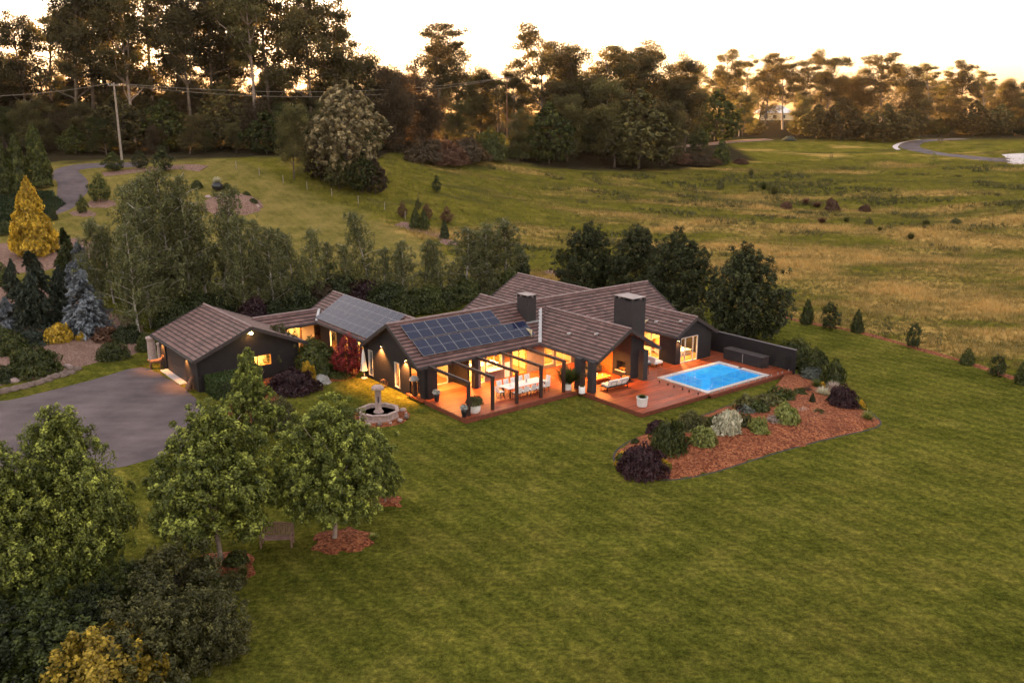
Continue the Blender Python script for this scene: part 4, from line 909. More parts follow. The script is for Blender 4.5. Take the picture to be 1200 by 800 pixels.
for k in range(4):
    mb = MB(); mb.tube([(.3 * math.cos(a) * math.cos(k * .785), .3 * math.cos(a) * math.sin(k * .785), .3 + .3 * math.sin(a)) for a in np.linspace(0, 6.283, 17)], .018, 5, cap=False); mb.build('hoop', M['rust'], t)

# power poles, line and wire fence
def pole(px, py, top, lb, r_=.16):
    p = at(px, py) if py else None; return p
pp = at(143, 188); h1 = ztop(pp.y, 97) - pp.z
t = thing('power_pole', 'tall pale timber power pole before the dark trees at the side drive', 'power pole', pp)
MB().tube([(0, 0, 0), (.03, 0, h1)], [.20, .14], 9).build('shaft', M['pole'], t); MB().box(-1.0, 1.0, -.06, .06, h1 - .5, h1 - .36).build('crossarm', M['pole'], t)
for sx in (-.9, -.3, .9): MB().lathe([(.04, 0), (.07, .08), (.04, .2)], 8, c=(sx, 0, h1 - .36)).build('insulator', M['white'], t)
p2 = atd(594, 207); h2 = ztop(207, 90) - p2.z
t = thing('power_pole', 'thin distant timber power pole among the trees behind the green paddock', 'power pole', p2)
MB().tube([(0, 0, 0), (0, 0, h2)], [.18, .11], 9).build('shaft', M['rust'], t); MB().box(-1.0, 1.0, -.06, .06, h2 - .6, h2 - .45).build('crossarm', M['pole'], t)
def wire(a, b, sag, lb):
    a = Vector(a); b = Vector(b); pts = [a.lerp(b, k / 24) - Vector((0, 0, sag * 4 * (k / 24) * (1 - k / 24))) for k in range(25)]
    tag(MB().tube(pts, .035, 4).build('power_line', M['pole']), lb, 'power line', 'power lines')
a1 = pp + Vector((0, 0, h1 - .15)); a2 = p2 + Vector((0, 0, h2 - .3)); lf = atd(-140, 150); lf.z = a1.z - 1
wire(a1 + Vector((-.9, 0, 0)), a2 + Vector((-.9, 0, 0)), 3.0, 'lower power line sagging between the two timber poles')
wire(a1 + Vector((.9, 0, 0)), a2 + Vector((.9, 0, .3)), 2.2, 'higher power line between the two timber poles')
wire(lf, a1 + Vector((-.9, 0, 0)), 1.5, 'power line running off left from the tall pole')
fx = [at(*p) for p in ((277, 199), (304, 206), (332, 215), (360, 223), (389, 231), (420, 239), (451, 247), (475, 258))]
t = thing('wire_fence', 'thin post and wire fence along the tree edge of the upper lawn', 'fence', fx[0])
for i, p in enumerate(fx): q = p - fx[0]; MB().tube([(q.x, q.y, q.z - .1), (q.x, q.y, q.z + 1.25)], .055, 6).build('post', M['pole'], t)
for z_ in (.5, .9, 1.25): MB().tube([p - fx[0] + Vector((0, 0, z_)) for p in fx], .008, 4).build('wire', M['black'], t)
# stone edging of the rockery: single rocks
rk = [at(px, py) for px, py in ((2, 461), (12, 459), (22, 456), (32, 454), (42, 451), (52, 448), (61, 445), (70, 442), (79, 439), (88, 434))]
for i, p in enumerate(rk):
    rr = random.Random(i + 40); s = .55 + .15 * rr.random()
    o = MB().blob((0, 0, .08), (s, .26, .26), i + 3, 0, 10, 6, .3).build('edging_rock', M['stoned'], None, p, R(25) + rr.random() * .3)
    tag(o, f'{NTH[i]} rock from the left in the low stone edge of the drive side bed', 'rock', 'rocks edging the drive side bed')
for i, (px, py, s, lb) in enumerate(((60, 436, .5, 'flat pale rock on the gravel behind the low stone edge'), (80, 431, .35, 'small pale rock at the bend of the low stone edge'), (15, 448, .5, 'pale flat rock beside the small round shrub at the left'))):
    tag(MB().blob((0, 0, .1), (s, s * .6, .22), i + 90, 0, 9, 6, .25).build('garden_rock', M['stone'], None, at(px, py)), lb, 'rock')
# urn garden on the upper lawn
p = at(255, 224)
t = thing('garden_urn', 'round black urn planted with dry golden grass on the upper lawn mound', 'urn', p); MB().lathe([(.35, 0), (.75, .3), (.85, .75), (.6, 1.2), (.55, 1.25)], 16).build('pot', M['terra'], t)
urn = t
p = at(268, 231); tag(bevel(MB().box(-.45, .45, -1.9, 1.9, -.1, .3).build('stone_slab', M['white'], None, p, R(25)), .05), 'long white stone slab sloping below the black urn', 'stone')
for i, (px, py, s) in enumerate(((300, 243, .6), (292, 244, .4), (244, 232, .5))): tag(MB().blob((0, 0, .1), (s, s * .8, s * .5), i + 60, 0, 9, 6, .25).build('garden_rock', M['stone'], None, at(px, py)), ['largest rock at the right tip of the gravel island', 'small rock beside the right tip of the gravel island', 'rock left of the black urn on the gravel island'][i], 'rock')
for (px, Y, lab, lw) in ((906, 430, 'distant white roofed house half hidden by trees beyond the field', 16), (90, 205, 'pale roofed building glimpsed between trunks behind the power pole', 13), (812, 420, 'pale far building almost hidden behind the round dark tree', 10)):
    g = atd(px, Y); t = thing('farmhouse', lab, 'house', g, R(8)); w = lw / 2; hh = 3.2; zz = max(0, 0)
    MB().box(-w, w, -4, 4, -1, hh).build('wall', M['inwall'] if px > 800 else M['mauve'], t)
    mb = MB(); mb.add([(-w - .7, -4.7, hh), (w + .7, -4.7, hh), (w + .7, 4.7, hh), (-w - .7, 4.7, hh), (-w + 4, 0, hh + 3.6), (w - 4, 0, hh + 3.6)], [(0, 1, 5, 4), (2, 3, 4, 5), (1, 2, 5), (3, 0, 4), (3, 2, 1, 0)]); mb.build('roof', M['white'] if px > 800 else M['steel'], t)
    for k in range(3):
        x0 = -w + 1.5 + k * (2 * w - 3) / 3; f = MB().box(x0, x0 + 2.0, -4.06, -4.0, .6, 2.4).build('window', M['frame'], t); MB().box(x0 + .12, x0 + 1.88, -4.08, -4.065, .72, 2.28).build('pane', M['black'], f)

# warm evening air
hzm, hnt, hout = newmat('evening_haze'); pv = hnt.nodes.new('ShaderNodeVolumePrincipled'); pv.inputs['Color'].default_value = (1.0, 0.80, 0.56, 1); pv.inputs['Density'].default_value = 0.00005; pv.inputs['Anisotropy'].default_value = 0.45
hnt.links.new(pv.outputs[0], hout.inputs['Volume'])
tag(MB().box(-420, 420, -40, 640, -8, 62).build('haze', hzm), kind='stuff')
# ------------------------------------------------------------------ vegetation builders
def unit(v): return v / (np.linalg.norm(v, axis=-1, keepdims=True) + 1e-9)
def cards(C, Nn, Lh, Wh, rng, along=None):
    """diamond leaf faces at C facing Nn; along = preferred leaf axis"""
    n = len(C); t = rng.normal(size=(n, 3)) if along is None else along + rng.normal(size=(n, 3)) * .25
    t = unit(t - (t * Nn).sum(1, keepdims=True) * Nn); b = np.cross(Nn, t)
    Lh = np.broadcast_to(np.asarray(Lh), (n,))[:, None]; Wh = np.broadcast_to(np.asarray(Wh), (n,))[:, None]
    bend = Nn * Lh * .25
    V = np.stack([C + t * Lh - bend, C + b * Wh, C - t * Lh - bend, C - b * Wh], 1).reshape(-1, 3)
    return V
def leafmesh(name, V, var, mat):
    n = len(V) // 4; return arr_mesh(name, V, np.arange(n * 4).reshape(n, 4), mat, np.clip(var, 0, 1))
def rdir(n, rng): return unit(rng.normal(size=(n, 3)))
def lump(D, seed, k=2.3):
    a = vnoise(D[:, 0] * k + seed * 3.1 + 50, D[:, 2] * k + seed * 1.7 + 50); b = vnoise(D[:, 1] * k + seed * 2.3 + 70, D[:, 2] * k + D[:, 0] + 90)
    return (a + b) / 2
def leafy_crown(seed, z0, z1, rmax, zw=.38, tufts=1300, per=18, Lh=.135, Wh=.085, twist=.27, top=1.25, upright=.6, var0=.15):
    """broadleaf crown: leafy shoots standing on a lumpy egg shaped envelope, each a dome of leaves with young tips paled further to paint in top light"""
    rng = np.random.default_rng(seed); h = z1 - z0
    t = rng.random(tufts * 2) ** .95; ph = rng.random(tufts * 2) * 2 * np.pi
    prof = np.where(t < zw, np.sqrt(np.clip(1 - ((zw - t) / (zw + .06)) ** 2, 0, 1)), np.clip(1 - ((t - zw) / (1.02 - zw)) ** top, 0, 1))
    keep = rng.random(tufts * 2) < (prof * .85 + .15); t, ph, prof = t[keep][:tufts], ph[keep][:tufts], prof[keep][:tufts]
    D = np.stack([np.cos(ph), np.sin(ph), t * 2 - 1], 1); lm = lump(D, seed, 2.6); lm2 = lump(D, seed + 7, 6.0)
    s = rng.random(len(t)) ** .25; rr = rmax * prof * (0.40 + 0.70 * lm + .52 * lm2) * s
    P = np.stack([rr * np.cos(ph), rr * np.sin(ph), z0 + h * t + (lm - .5) * .6 + (lm2 - .5) * .5], 1)
    out = unit(np.stack([np.cos(ph), np.sin(ph), np.full(len(ph), 1.1)], 1))
    n = len(P); size = (.7 + .7 * rng.random((n, 1, 1)))
    dd = unit(rng.normal(size=(n, per, 3)) + out[:, None] * .9); rad = rng.random((n, per, 1)) ** .45
    C = P[:, None] + dd * rad * twist * size * np.array([1, 1, 1.15])
    Nn = unit(rng.normal(size=(n, per, 3)) * .55 + dd * .8 + out[:, None] * upright * .6 + np.array([0, 0, .3]))
    tip = (dd * out[:, None]).sum(2) * rad[:, :, 0]
    var = var0 + rng.random((n, 1)) * .22 + np.clip(tip, 0, 1) ** 1.6 * .75 * (.25 + .9 * rng.random((n, 1))) + rng.random((n, per)) * .16 - .1  # shoot tips lightened for new growth and to mimic light from above
    sc = .75 + .5 * rng.random(n * per)
    return cards(C.reshape(-1, 3), Nn.reshape(-1, 3), Lh * sc, Wh * sc, rng), var.ravel()
def bough_crown(seed, z0, z1, rmax, zw=.36, boughs=30, per_b=40, per=52, twist=.30, Lh=.08, Wh=.046, top=1.3):
    """broadleaf crown grown bough by bough: uneven leafy masses with dark gaps between them"""
    rng = np.random.default_rng(seed); h = z1 - z0; PP = []; OO = []
    for k in range(boughs):
        t = (k + .5) / boughs; t = t ** 1.15 * .93 + .03 * rng.normal(); t = min(max(t, .02), .97); ph = k * 2.4 + rng.normal() * .45
        pr = math.sqrt(max(0, 1 - ((zw - t) / (zw + .10)) ** 2)) if t < zw else max(0, 1 - ((t - zw) / (1.03 - zw)) ** top)
        rb = rmax * (.30 + .13 * rng.random()) * (.62 + .45 * pr); rc = max(0.0, rmax * pr * (.82 + .34 * rng.random()) - rb * .75)
        c = np.array([rc * math.cos(ph), rc * math.sin(ph), z0 + h * t * .94 + .2 * rng.normal()])
        ax = unit(np.array([math.cos(ph) * (1 - t), math.sin(ph) * (1 - t), .55 + t])); D = rdir(per_b, rng); al = (D @ ax)[:, None]
        P = c + (D + ax * al * .55) * rb * (rng.random((per_b, 1)) ** .3); PP.append(P); OO.append(unit(D * .8 + ax * .8 + np.array([0, 0, .55])))
    P = np.concatenate(PP); out = np.concatenate(OO); n = len(P); size = (.65 + .75 * rng.random((n, 1, 1)))
    dd = unit(rng.normal(size=(n, per, 3)) + out[:, None] * .9); rad = rng.random((n, per, 1)) ** .45
    C = P[:, None] + dd * rad * twist * size * np.array([1, 1, 1.2])
    Nn = unit(rng.normal(size=(n, per, 3)) * .55 + dd * .8 + out[:, None] * .4 + np.array([0, 0, .3])); tip = (dd * out[:, None]).sum(2) * rad[:, :, 0]
    var = .12 + rng.random((n, 1)) * .24 + np.clip(tip, 0, 1) ** 1.5 * .75 * (.25 + .9 * rng.random((n, 1))) + rng.random((n, per)) * .16 - .1  # young tips paler, contrast raised to paint in the sky light
    sc = .7 + .6 * rng.random(n * per); C = C.reshape(-1, 3); ok = C[:, 2] > z0 * .55
    V = cards(C, Nn.reshape(-1, 3), Lh * sc, Wh * sc, rng).reshape(-1, 4, 3)[ok].reshape(-1, 3); return V, var.ravel()[ok]
def limb(rng, p, d, length, n=5, wander=.18, up=.1):
    pts = [np.array(p, float)]; d = np.array(d, float)
    for _ in range(n):
        d = d + rng.normal(size=3) * wander + np.array([0, 0, up]); d /= np.linalg.norm(d); pts.append(pts[-1] + d * length / n)
    return pts
def make_broad(name, seed, z0, z1, rmax, leaf, bark='bark', tr=.14, stems=1, **kw):
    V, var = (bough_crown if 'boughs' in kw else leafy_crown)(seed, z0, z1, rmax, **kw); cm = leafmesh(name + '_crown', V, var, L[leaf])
    rng = np.random.default_rng(seed + 99); mb = MB()
    for s in range(stems):
        d = (rng.normal() * .12 * (stems > 1), rng.normal() * .12 * (stems > 1), 1); tk = limb(rng, (0, 0, -.1), d, z0 + (z1 - z0) * .75, 7, .04)
        mb.tube(tk, list(np.linspace(tr, tr * .25, len(tk))), 8)
        for k in range(9 // stems + 1):
            j = rng.integers(3, len(tk) - 1); a = rng.random() * 6.28; mb.tube(limb(rng, tk[j], (math.cos(a), math.sin(a), .7), rmax * (.55 + .4 * rng.random()), 4), list(np.linspace(tr * .38, tr * .08, 5)), 5)
    return cm, mb.mesh(name + '_trunk', M[bark])
def clump(rng, c, r, n, Lh, Wh, hang=0.0, base=.3):
    D = rdir(n, rng); s = rng.random((n, 1)) ** .4; C = np.asarray(c) + D * s * np.asarray(r) * (.75 + .5 * rng.random((n, 1)))
    Nn = unit(rng.normal(size=(n, 3)) + np.array([0, 0, .25])); al = np.array([0, 0, -1.0]) * hang + rng.normal(size=(n, 3)) * (1 - hang * .7)
    sc = .7 + .6 * rng.random(n)
    return cards(C, Nn, Lh * sc, Wh * sc, rng, al), base + rng.random(n) * .35 + D[:, 2] * .1
def make_gum(name, seed, H, style, leaf, bark='gumbark'):
    rng = np.random.default_rng(seed); mb = MB(); VV = []; vv = []
    cfg = dict(tall=(.34, 16, .22, 1.75, .66, 200), umbrella=(.40, 13, .33, 1.9, .5, 240), dense=(.16, 21, .23, 2.2, .85, 270), sparse=(.46, 11, .21, 1.5, .55, 150), brown=(.10, 20, .17, 2.1, 1.2, 220))[style]
    lo, nl, spread, cr, flat, nc = cfg
    tk = limb(rng, (0, 0, -.3), (rng.normal() * .06, rng.normal() * .06, 1), H * .88, 9, .045, .03); r0 = H * .0135
    mb.tube(tk, list(np.linspace(r0, r0 * .2, len(tk))), 7)
    for k in range(nl):
        f = lo + (0.86 - lo) * (k + rng.random() * .7) / nl; j = min(len(tk) - 2, int(f / .88 * 9)); a = k * 2.4 + rng.normal() * .5
        ln = H * spread * (.65 + .6 * rng.random()) * (1.15 - .45 * (f - lo) / (.9 - lo)); up = .55 if style != 'umbrella' else .8
        lb = limb(rng, tk[j], (math.cos(a), math.sin(a), up), ln, 5, .2, .12 if style != 'brown' else -.02); mb.tube(lb, list(np.linspace(r0 * .42, r0 * .08, 6)), 5)
        for q in range(4 if style != 'sparse' else 3):
            e = lb[-1 - q % 3] + rng.normal(size=3) * np.array([1, 1, .45]) * cr * .55; R_ = cr * (.6 + .6 * rng.random()) * H / 24
            V, v = clump(rng, e, (R_, R_, R_ * flat), int(nc * (.7 + .5 * rng.random())), .21 * H / 24, .085 * H / 24, .5 if style == 'brown' else .25, rng.random() * .45); VV.append(V); vv.append(v)
    for q in range(3):
        R_ = cr * .9 * H / 24; V, v = clump(rng, tk[-1] + rng.normal(size=3) * np.array([1.3, 1.3, .7]), (R_, R_, R_ * flat), nc, .21 * H / 24, .085 * H / 24, .25, rng.random() * .45); VV.append(V); vv.append(v)
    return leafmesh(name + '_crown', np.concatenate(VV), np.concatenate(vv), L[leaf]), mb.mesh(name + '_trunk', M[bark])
def make_birch(name, seed, H):
    rng = np.random.default_rng(seed); mb = MB(); VV = []; vv = []
    tk = limb(rng, (0, 0, -.2), (rng.normal() * .05, rng.normal() * .05, 1), H * .97, 10, .035, .02); mb.tube(tk, list(np.linspace(.15, .025, 11)), 7)
    for k in range(34):
        f = .14 + .84 * (k / 33); j = f / .97 * 10; i = min(9, int(j)); p = tk[i] + (tk[i + 1] - tk[i]) * (j - i) if i < 10 else tk[-1]
        a = k * 2.4 + rng.normal() * .4; ln = H * .25 * (1.15 - f * .85) * (.7 + .6 * rng.random()); lb = limb(rng, p, (math.cos(a), math.sin(a), 1.0), ln, 4, .12, -.12); mb.tube(lb, list(np.linspace(.035, .01, 5)), 4)
        for s in range(12):
            b = lb[1 + s % 4] + rng.normal(size=3) * .30; dl = (.35 + 1.4 * rng.random()) * (1.2 - f * .7); m_ = int(18 * dl) + 5
            tt = rng.random((m_, 1)); C = b + np.array([0, 0, -1.0]) * tt * dl + rng.normal(size=(m_, 3)) * .11
            Nn = unit(rng.normal(size=(m_, 3)) + np.array([math.cos(a), math.sin(a), .2]) * .5); sc = .7 + .6 * rng.random(m_)
            VV.append(cards(C, Nn, .115 * sc, .062 * sc, rng, np.tile([0, 0, -1.0], (m_, 1)))); vv.append(.12 + rng.random() * .45 + rng.random(m_) * .35)
    return leafmesh(name + '_crown', np.concatenate(VV), np.concatenate(vv), L['birch']), mb.mesh(name + '_trunk', M['birch'])
def make_spruce(name, seed, H, Rm, leaf, droop=.25, tiers=16, per=11, Lh=.15, Wh=.05, pw=.85, shadow_gap=.0, nper=26):
    rng = np.random.default_rng(seed); mb = MB(); VV = []; vv = []
    mb.tube([(0, 0, -.2), (0, 0, H * .97)], [H * .018, .02], 7)
    for k in range(tiers):
        f = (k + .3) / tiers; z = H * (.04 + .94 * f); rb = Rm * (1 - f) ** pw + .08
        for q in range(max(5, int(per * (1 - f * .45)))):
            a = q * 6.283 / per + k * .7 + rng.normal() * .2; ln = rb * (.72 + .42 * rng.random()); d = np.array([math.cos(a), math.sin(a), 0]); sd = np.array([-math.sin(a), math.cos(a), 0])
            m_ = int(nper * (.4 + ln / Rm)); t = rng.random(m_) ** .75
            C = d * (t * ln)[:, None] + sd * ((rng.random(m_) - .5) * ln * .55 * (1 - t * .75))[:, None] + np.array([0, 0, 1.0]) * (z - droop * ln * t ** 1.4 + .10 * rng.normal(size=m_))[:, None]
            Nn = unit(rng.normal(size=(m_, 3)) * .55 + np.array([0, 0, 1.0]) + d * .4); sc = .7 + .6 * rng.random(m_)
            VV.append(cards(C, Nn, Lh * sc, Wh * sc, rng, np.tile(d - np.array([0, 0, droop]), (m_, 1)))); vv.append(rng.random() * .3 + .15 + t * .35 + rng.random(m_) * .2)
            if k % 2 == 0 and q % 2 == 0: mb.tube([(0, 0, z), tuple(d * ln * .8 + np.array([0, 0, z - droop * ln * .7]))], [.03, .012], 4)
    return leafmesh(name + '_crown', np.concatenate(VV), np.concatenate(vv), L[leaf]), mb.mesh(name + '_trunk', M['darkbark'])
def make_cone(name, seed, H, Rm, leaf, n=7000, Lh=.14, Wh=.06, pw=.8, z0=.02):
    rng = np.random.default_rng(seed); t = 1 - np.sqrt(rng.random(n)); ph = rng.random(n) * 6.283
    D = np.stack([np.cos(ph), np.sin(ph), t * 3], 1); lm = lump(D, seed, 3.2)
    lm2 = lump(D, seed + 5, 7.0); prof = np.minimum((1 - t) ** pw, .75 + t * 1.2); rr = Rm * prof * (.45 + .55 * lm + .55 * lm2) * rng.random(n) ** .18
    C = np.stack([rr * np.cos(ph), rr * np.sin(ph), H * (z0 + (1 - z0) * t) + rng.normal(size=n) * .05], 1)
    Nn = unit(np.stack([np.cos(ph), np.sin(ph), np.full(n, .35)], 1) + rng.normal(size=(n, 3)) * .5); sc = .7 + .6 * rng.random(n)
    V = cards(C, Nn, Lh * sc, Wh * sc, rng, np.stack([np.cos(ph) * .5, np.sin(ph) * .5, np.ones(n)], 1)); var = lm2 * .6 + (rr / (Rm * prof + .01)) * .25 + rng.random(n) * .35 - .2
    mb = MB(); mb.tube([(0, 0, -.1), (0, 0, H * .9)], [.12, .02], 6)
    return leafmesh(name + '_crown', V, var, L[leaf]), mb.mesh(name + '_trunk', M['darkbark'])
def dome_mesh(name, seed, n=1600, Lh=.10, Wh=.055, lob=.75, flat=1.0, upd=.3):
    """unit shrub: radius 1, height 1"""
    rng = np.random.default_rng(seed); D = rdir(n, rng); D[:, 2] = np.abs(D[:, 2]) * flat; lm = lump(D, seed, 2.2)
    s = rng.random((n, 1)) ** .28; C = D * s * (1 - lob * .5 + lob * .6 * lm[:, None] + lob * .5 * lump(D, seed + 3, 5.5)[:, None]) * np.array([1, 1, 1.0]); C[:, 2] = C[:, 2] * .92 + .05
    Nn = unit(D + rng.normal(size=(n, 3)) * .6 + np.array([0, 0, upd])); sc = .65 + .7 * rng.random(n)
    return leafmesh(name, cards(C, Nn, Lh * sc, Wh * sc, rng), lm * .35 + s[:, 0] ** 3 * .35 * rng.random(n) + rng.random(n) * .35 + .02, L['bush'])
def spray_mesh(name, seed, n=420, fl=.9):
    """unit grass fountain: arching blades"""
    rng = np.random.default_rng(seed); a = rng.random(n) * 6.283; le = .6 + .5 * rng.random(n); el = rng.random(n) * .9 + .35
    d = np.stack([np.cos(a), np.sin(a)], 1); b0 = rng.normal(size=(n, 2)) * .12; VV = []; Q = []; w = .03
    P = lambda t: np.stack([b0[:, 0] + d[:, 0] * np.cos(el) * le * t * (1 + .4 * t * fl), b0[:, 1] + d[:, 1] * np.cos(el) * le * t * (1 + .4 * t * fl), np.sin(el) * le * (t - .32 * t * t * fl) * 1.25], 1)
    sd = np.stack([-d[:, 1], d[:, 0], np.zeros(n)], 1) * w
    V = np.stack([P(0) - sd, P(0) + sd, P(.5) + sd, P(.5) - sd, P(1.) + sd * .2, P(1.) - sd * .2], 1).reshape(-1, 3)
    i = np.arange(n)[:, None] * 6; Q = np.concatenate([i + np.array([0, 1, 2, 3]), i + np.array([3, 2, 4, 5])], 0)
    v = rng.random(n); return arr_mesh(name, V, Q, L['bush'], np.concatenate([v * .6, v * .6 + .35]))
T = {}
for k in range(3): T[f'tall{k}'] = make_gum(f'gum_tall_{k}', 11 + k, 26, 'tall', 'euc', ['gumbark', 'palebark', 'gumbark'][k])
for k in range(2): T[f'umb{k}'] = make_gum(f'gum_umbrella_{k}', 21 + k, 24, 'umbrella', 'euc')
for k in range(3): T[f'dense{k}'] = make_gum(f'gum_dense_{k}', 31 + k, 20, 'dense', 'euc', 'bark')
for k in range(2): T[f'sparse{k}'] = make_gum(f'gum_sparse_{k}', 41 + k, 24, 'sparse', 'eucl', 'palebark')
for k in range(2): T[f'brown{k}'] = make_gum(f'casuarina_{k}', 51 + k, 16, 'brown', 'brown', 'darkbark')
for k in range(2): T[f'round{k}'] = make_broad(f'round_tree_{k}', 61 + k, .7, 8.5, 3.6, 'euc', zw=.42, tufts=560, per=13, Lh=.24, Wh=.11)
T['wattle'] = make_broad('wattle', 66, .8, 9.5, 3.9, 'wattle', zw=.5, tufts=620, per=15, Lh=.22, Wh=.11, var0=.3)
for k in range(4): T[f'birch{k}'] = make_birch(f'birch_{k}', 71 + k, 13)
for k in range(3): T[f'plane{k}'] = make_broad(f'leafy_tree_{k}', 81 + k, [2.6, 2.4, 1.5][k], 8.0, [3.3, 3.5, 2.2][k], 'plane', 'palebark', tr=.15, zw=[.30, .34, .28][k], boughs=[30, 32, 22][k], per_b=[38, 40, 36][k], top=[1.25, 1.7, 1.1][k])
T['planes'] = make_broad('leafy_tree_tall', 85, 1.7, 10.0, 3.4, 'plane', 'bark', stems=3, zw=.45, boughs=40, per_b=42, twist=.33, top=1.5)
T['planew'] = make_broad('leafy_tree_wide', 89, 1.2, 9.0, 3.7, 'plane', 'bark', stems=2, zw=.42, boughs=38, per_b=42, twist=.33, top=1.9)
for k in range(3): T[f'horn{k}'] = make_broad(f'hornbeam_{k}', 91 + k, .9, 9.5, 4.1, 'hornbeam', 'darkbark', zw=.36, boughs=36, per_b=30, per=34, twist=.42, Lh=.15, Wh=.065, top=[2.0, 1.6, 2.6][k])
T['blue'] = make_spruce('blue_spruce', 101, 6, 2.5, 'blue', .14, 17, 15, .17, .065, .72, nper=52)
T['darkc'] = make_spruce('dark_conifer', 102, 6, 2.0, 'dark', .25, 17, 14, .17, .065, .7, nper=46)
T['cedar'] = make_spruce('weeping_cedar', 103, 8, 4.6, 'cedar', .55, 15, 13, .26, .085, .6, nper=75)
T['gold'] = make_cone('golden_conifer', 104, 8.5, 2.6, 'gold', 8000, .19, .085, .75)
for k in range(2): T[f'cyp{k}'] = make_cone(f'cypress_{k}', 105 + k, 10, 2.2, 'dark', 7000, .22, .08, .55)
T['scon'] = make_cone('small_conifer', 108, 3, 1.05, 'bush', 1500, .15, .055, .55)
T['scon1'] = make_broad('small_evergreen', 111, .15, 3.2, .95, 'bush', 'darkbark', tr=.04, zw=.3, tufts=130, per=13, Lh=.13, Wh=.05, top=1.2)
T['sap'] = make_broad('sapling', 109, .35, 3.2, .95, 'bush', 'darkbark', tr=.04, zw=.38, tufts=150, per=12, Lh=.11, Wh=.05)
T['thin'] = make_broad('thin_sapling', 110, .5, 3.2, .8, 'olive', 'darkbark', tr=.035, zw=.45, tufts=45, per=9, Lh=.10, Wh=.045)
DM = [dome_mesh(f'shrub_{k}', 201 + k, 1700, .10, .055, .85) for k in range(4)] + [dome_mesh('shrub_fine', 206, 2200, .075, .035, .3)]
MAT_ = dome_mesh('ground_mat', 207, 700, .10, .05, .7); SPR = [spray_mesh(f'spray_{k}', 210 + k) for k in range(2)]
BIG = [dome_mesh(f'big_shrub_{k}', 220 + k, 5200, .058, .030, .95) for k in range(2)]

def setmat(o, m):
    o.material_slots[0].link = 'OBJECT'; o.material_slots[0].material = m
def tree(name, cat, label, tm, loc, height, leaf=None, rz=None, wide=1.0, group=None, sink=.0):
    t = thing(name, label, cat, loc, random.random() * 6.28 if rz is None else rz, group)
    cm, tk = T[tm]; zs = np.empty(len(cm.vertices) * 3, np.float32); 
    if cm.get('h') is None: cm.vertices.foreach_get('co', zs); cm['h'] = float(np.percentile(zs[2::3], 99.7))
    s = height / cm['h']; t.scale = (s * wide, s * wide, s)
    c = link('crown', cm, t); link('trunk', tk, t)
    if leaf: setmat(c, L[leaf])
    return t
def shrub(name, cat, label, px, py, wpx, hpx, leaf, mesh=None, rz=None, group=None, deep=1.0):
    p = at(px, py); m = mpp(p); w = wpx * m / 2 * 1.22; hpx *= 1.15; o = link(name, mesh or DM[random.randrange(4)], None, p - Vector((0, 0, .04)), random.random() * 6.28 if rz is None else rz)
    o.scale = (w, w * deep, max(.12, hpx * m * (.95 if hpx < wpx * .6 else 1.0))); setmat(o, L[leaf]); tag(o, label, cat, group); return o
def ord_labels(items, anchors, fmt):
    """items: list of (px, noun). Gives each 'second <noun> right of <anchor>' counted from the nearest anchor"""
    out = [None] * len(items); from collections import defaultdict
    g = defaultdict(list)
    for i, (px, noun) in enumerate(items):
        a = min(anchors, key=lambda q: abs(q[0] - px)); g[(noun, a[1], px >= a[0])].append((abs(px - a[0]), i))
    for (noun, an, right), l in g.items():
        for k, (d_, i) in enumerate(sorted(l)): out[i] = fmt(NTH[k] if k < 12 else f'{k + 1}th', noun, 'right' if right else 'left', an)
    return out
# ------------------------------------------------------------------ planting
ANCH = [(143, 'the tall timber power pole'), (410, 'the pale blossoming wattle'), (594, 'the thin distant pole'), (903, 'the white roofed house'), (1055, 'the farm road bend')]
GUM = dict(tall='tall open crowned gum', umb='spreading umbrella crowned gum', dense='dense dark gum', sparse='thin crowned feathery gum', brown='brown drooping casuarina', round='low rounded tree')
forest_items = []
def F_(px, Y, top, tm, leaf=None, wide=1.0): forest_items.append((px, Y, top, tm, leaf, wide))
for i, (px, top) in enumerate([(5, 32), (38, 12), (62, 8), (88, -18), (112, -35), (135, -25), (158, -15), (180, -38), (205, -30), (228, -20), (250, -35), (275, -30), (300, -25), (322, -40), (345, -28), (368, -25), (392, 0), (412, 35), (-22, 20), (-52, 5), (-85, -10), (-118, 15)]):
    F_(px, 176 + (i * 7) % 20, top, ['tall0', 'tall1', 'sparse0', 'tall2', 'umb0'][i % 5], None, .9 + .1 * (i % 3))
for i, px in enumerate(range(-15, 445, 27)): F_(px + (i * 5) % 9, 196 + (i * 11) % 17, 62 + (i * 13) % 26, ['dense0', 'tall1', 'dense1'][i % 3], None, 1.1)
for i, px in enumerate(range(-107, 440, 19)):
    F_(px + (i * 7) % 8, 161 + (i * 5) % 12, 108 + (i * 17) % 44, ['dense2', 'round0', 'dense0', 'brown0', 'round1', 'dense1'][i % 6], ['bush', 'euc', 'eucl', None, 'bush', 'euc'][i % 6], 1.15)
for i, px in enumerate(range(-10, 440, 21)): F_(px + (i * 11) % 9, 184 + (i * 5) % 9, 84 + (i * 19) % 30, ['dense1', 'round1', 'dense0', 'dense2'][i % 4], ['euc', 'eucl', 'brown'][i % 3], 1.25)
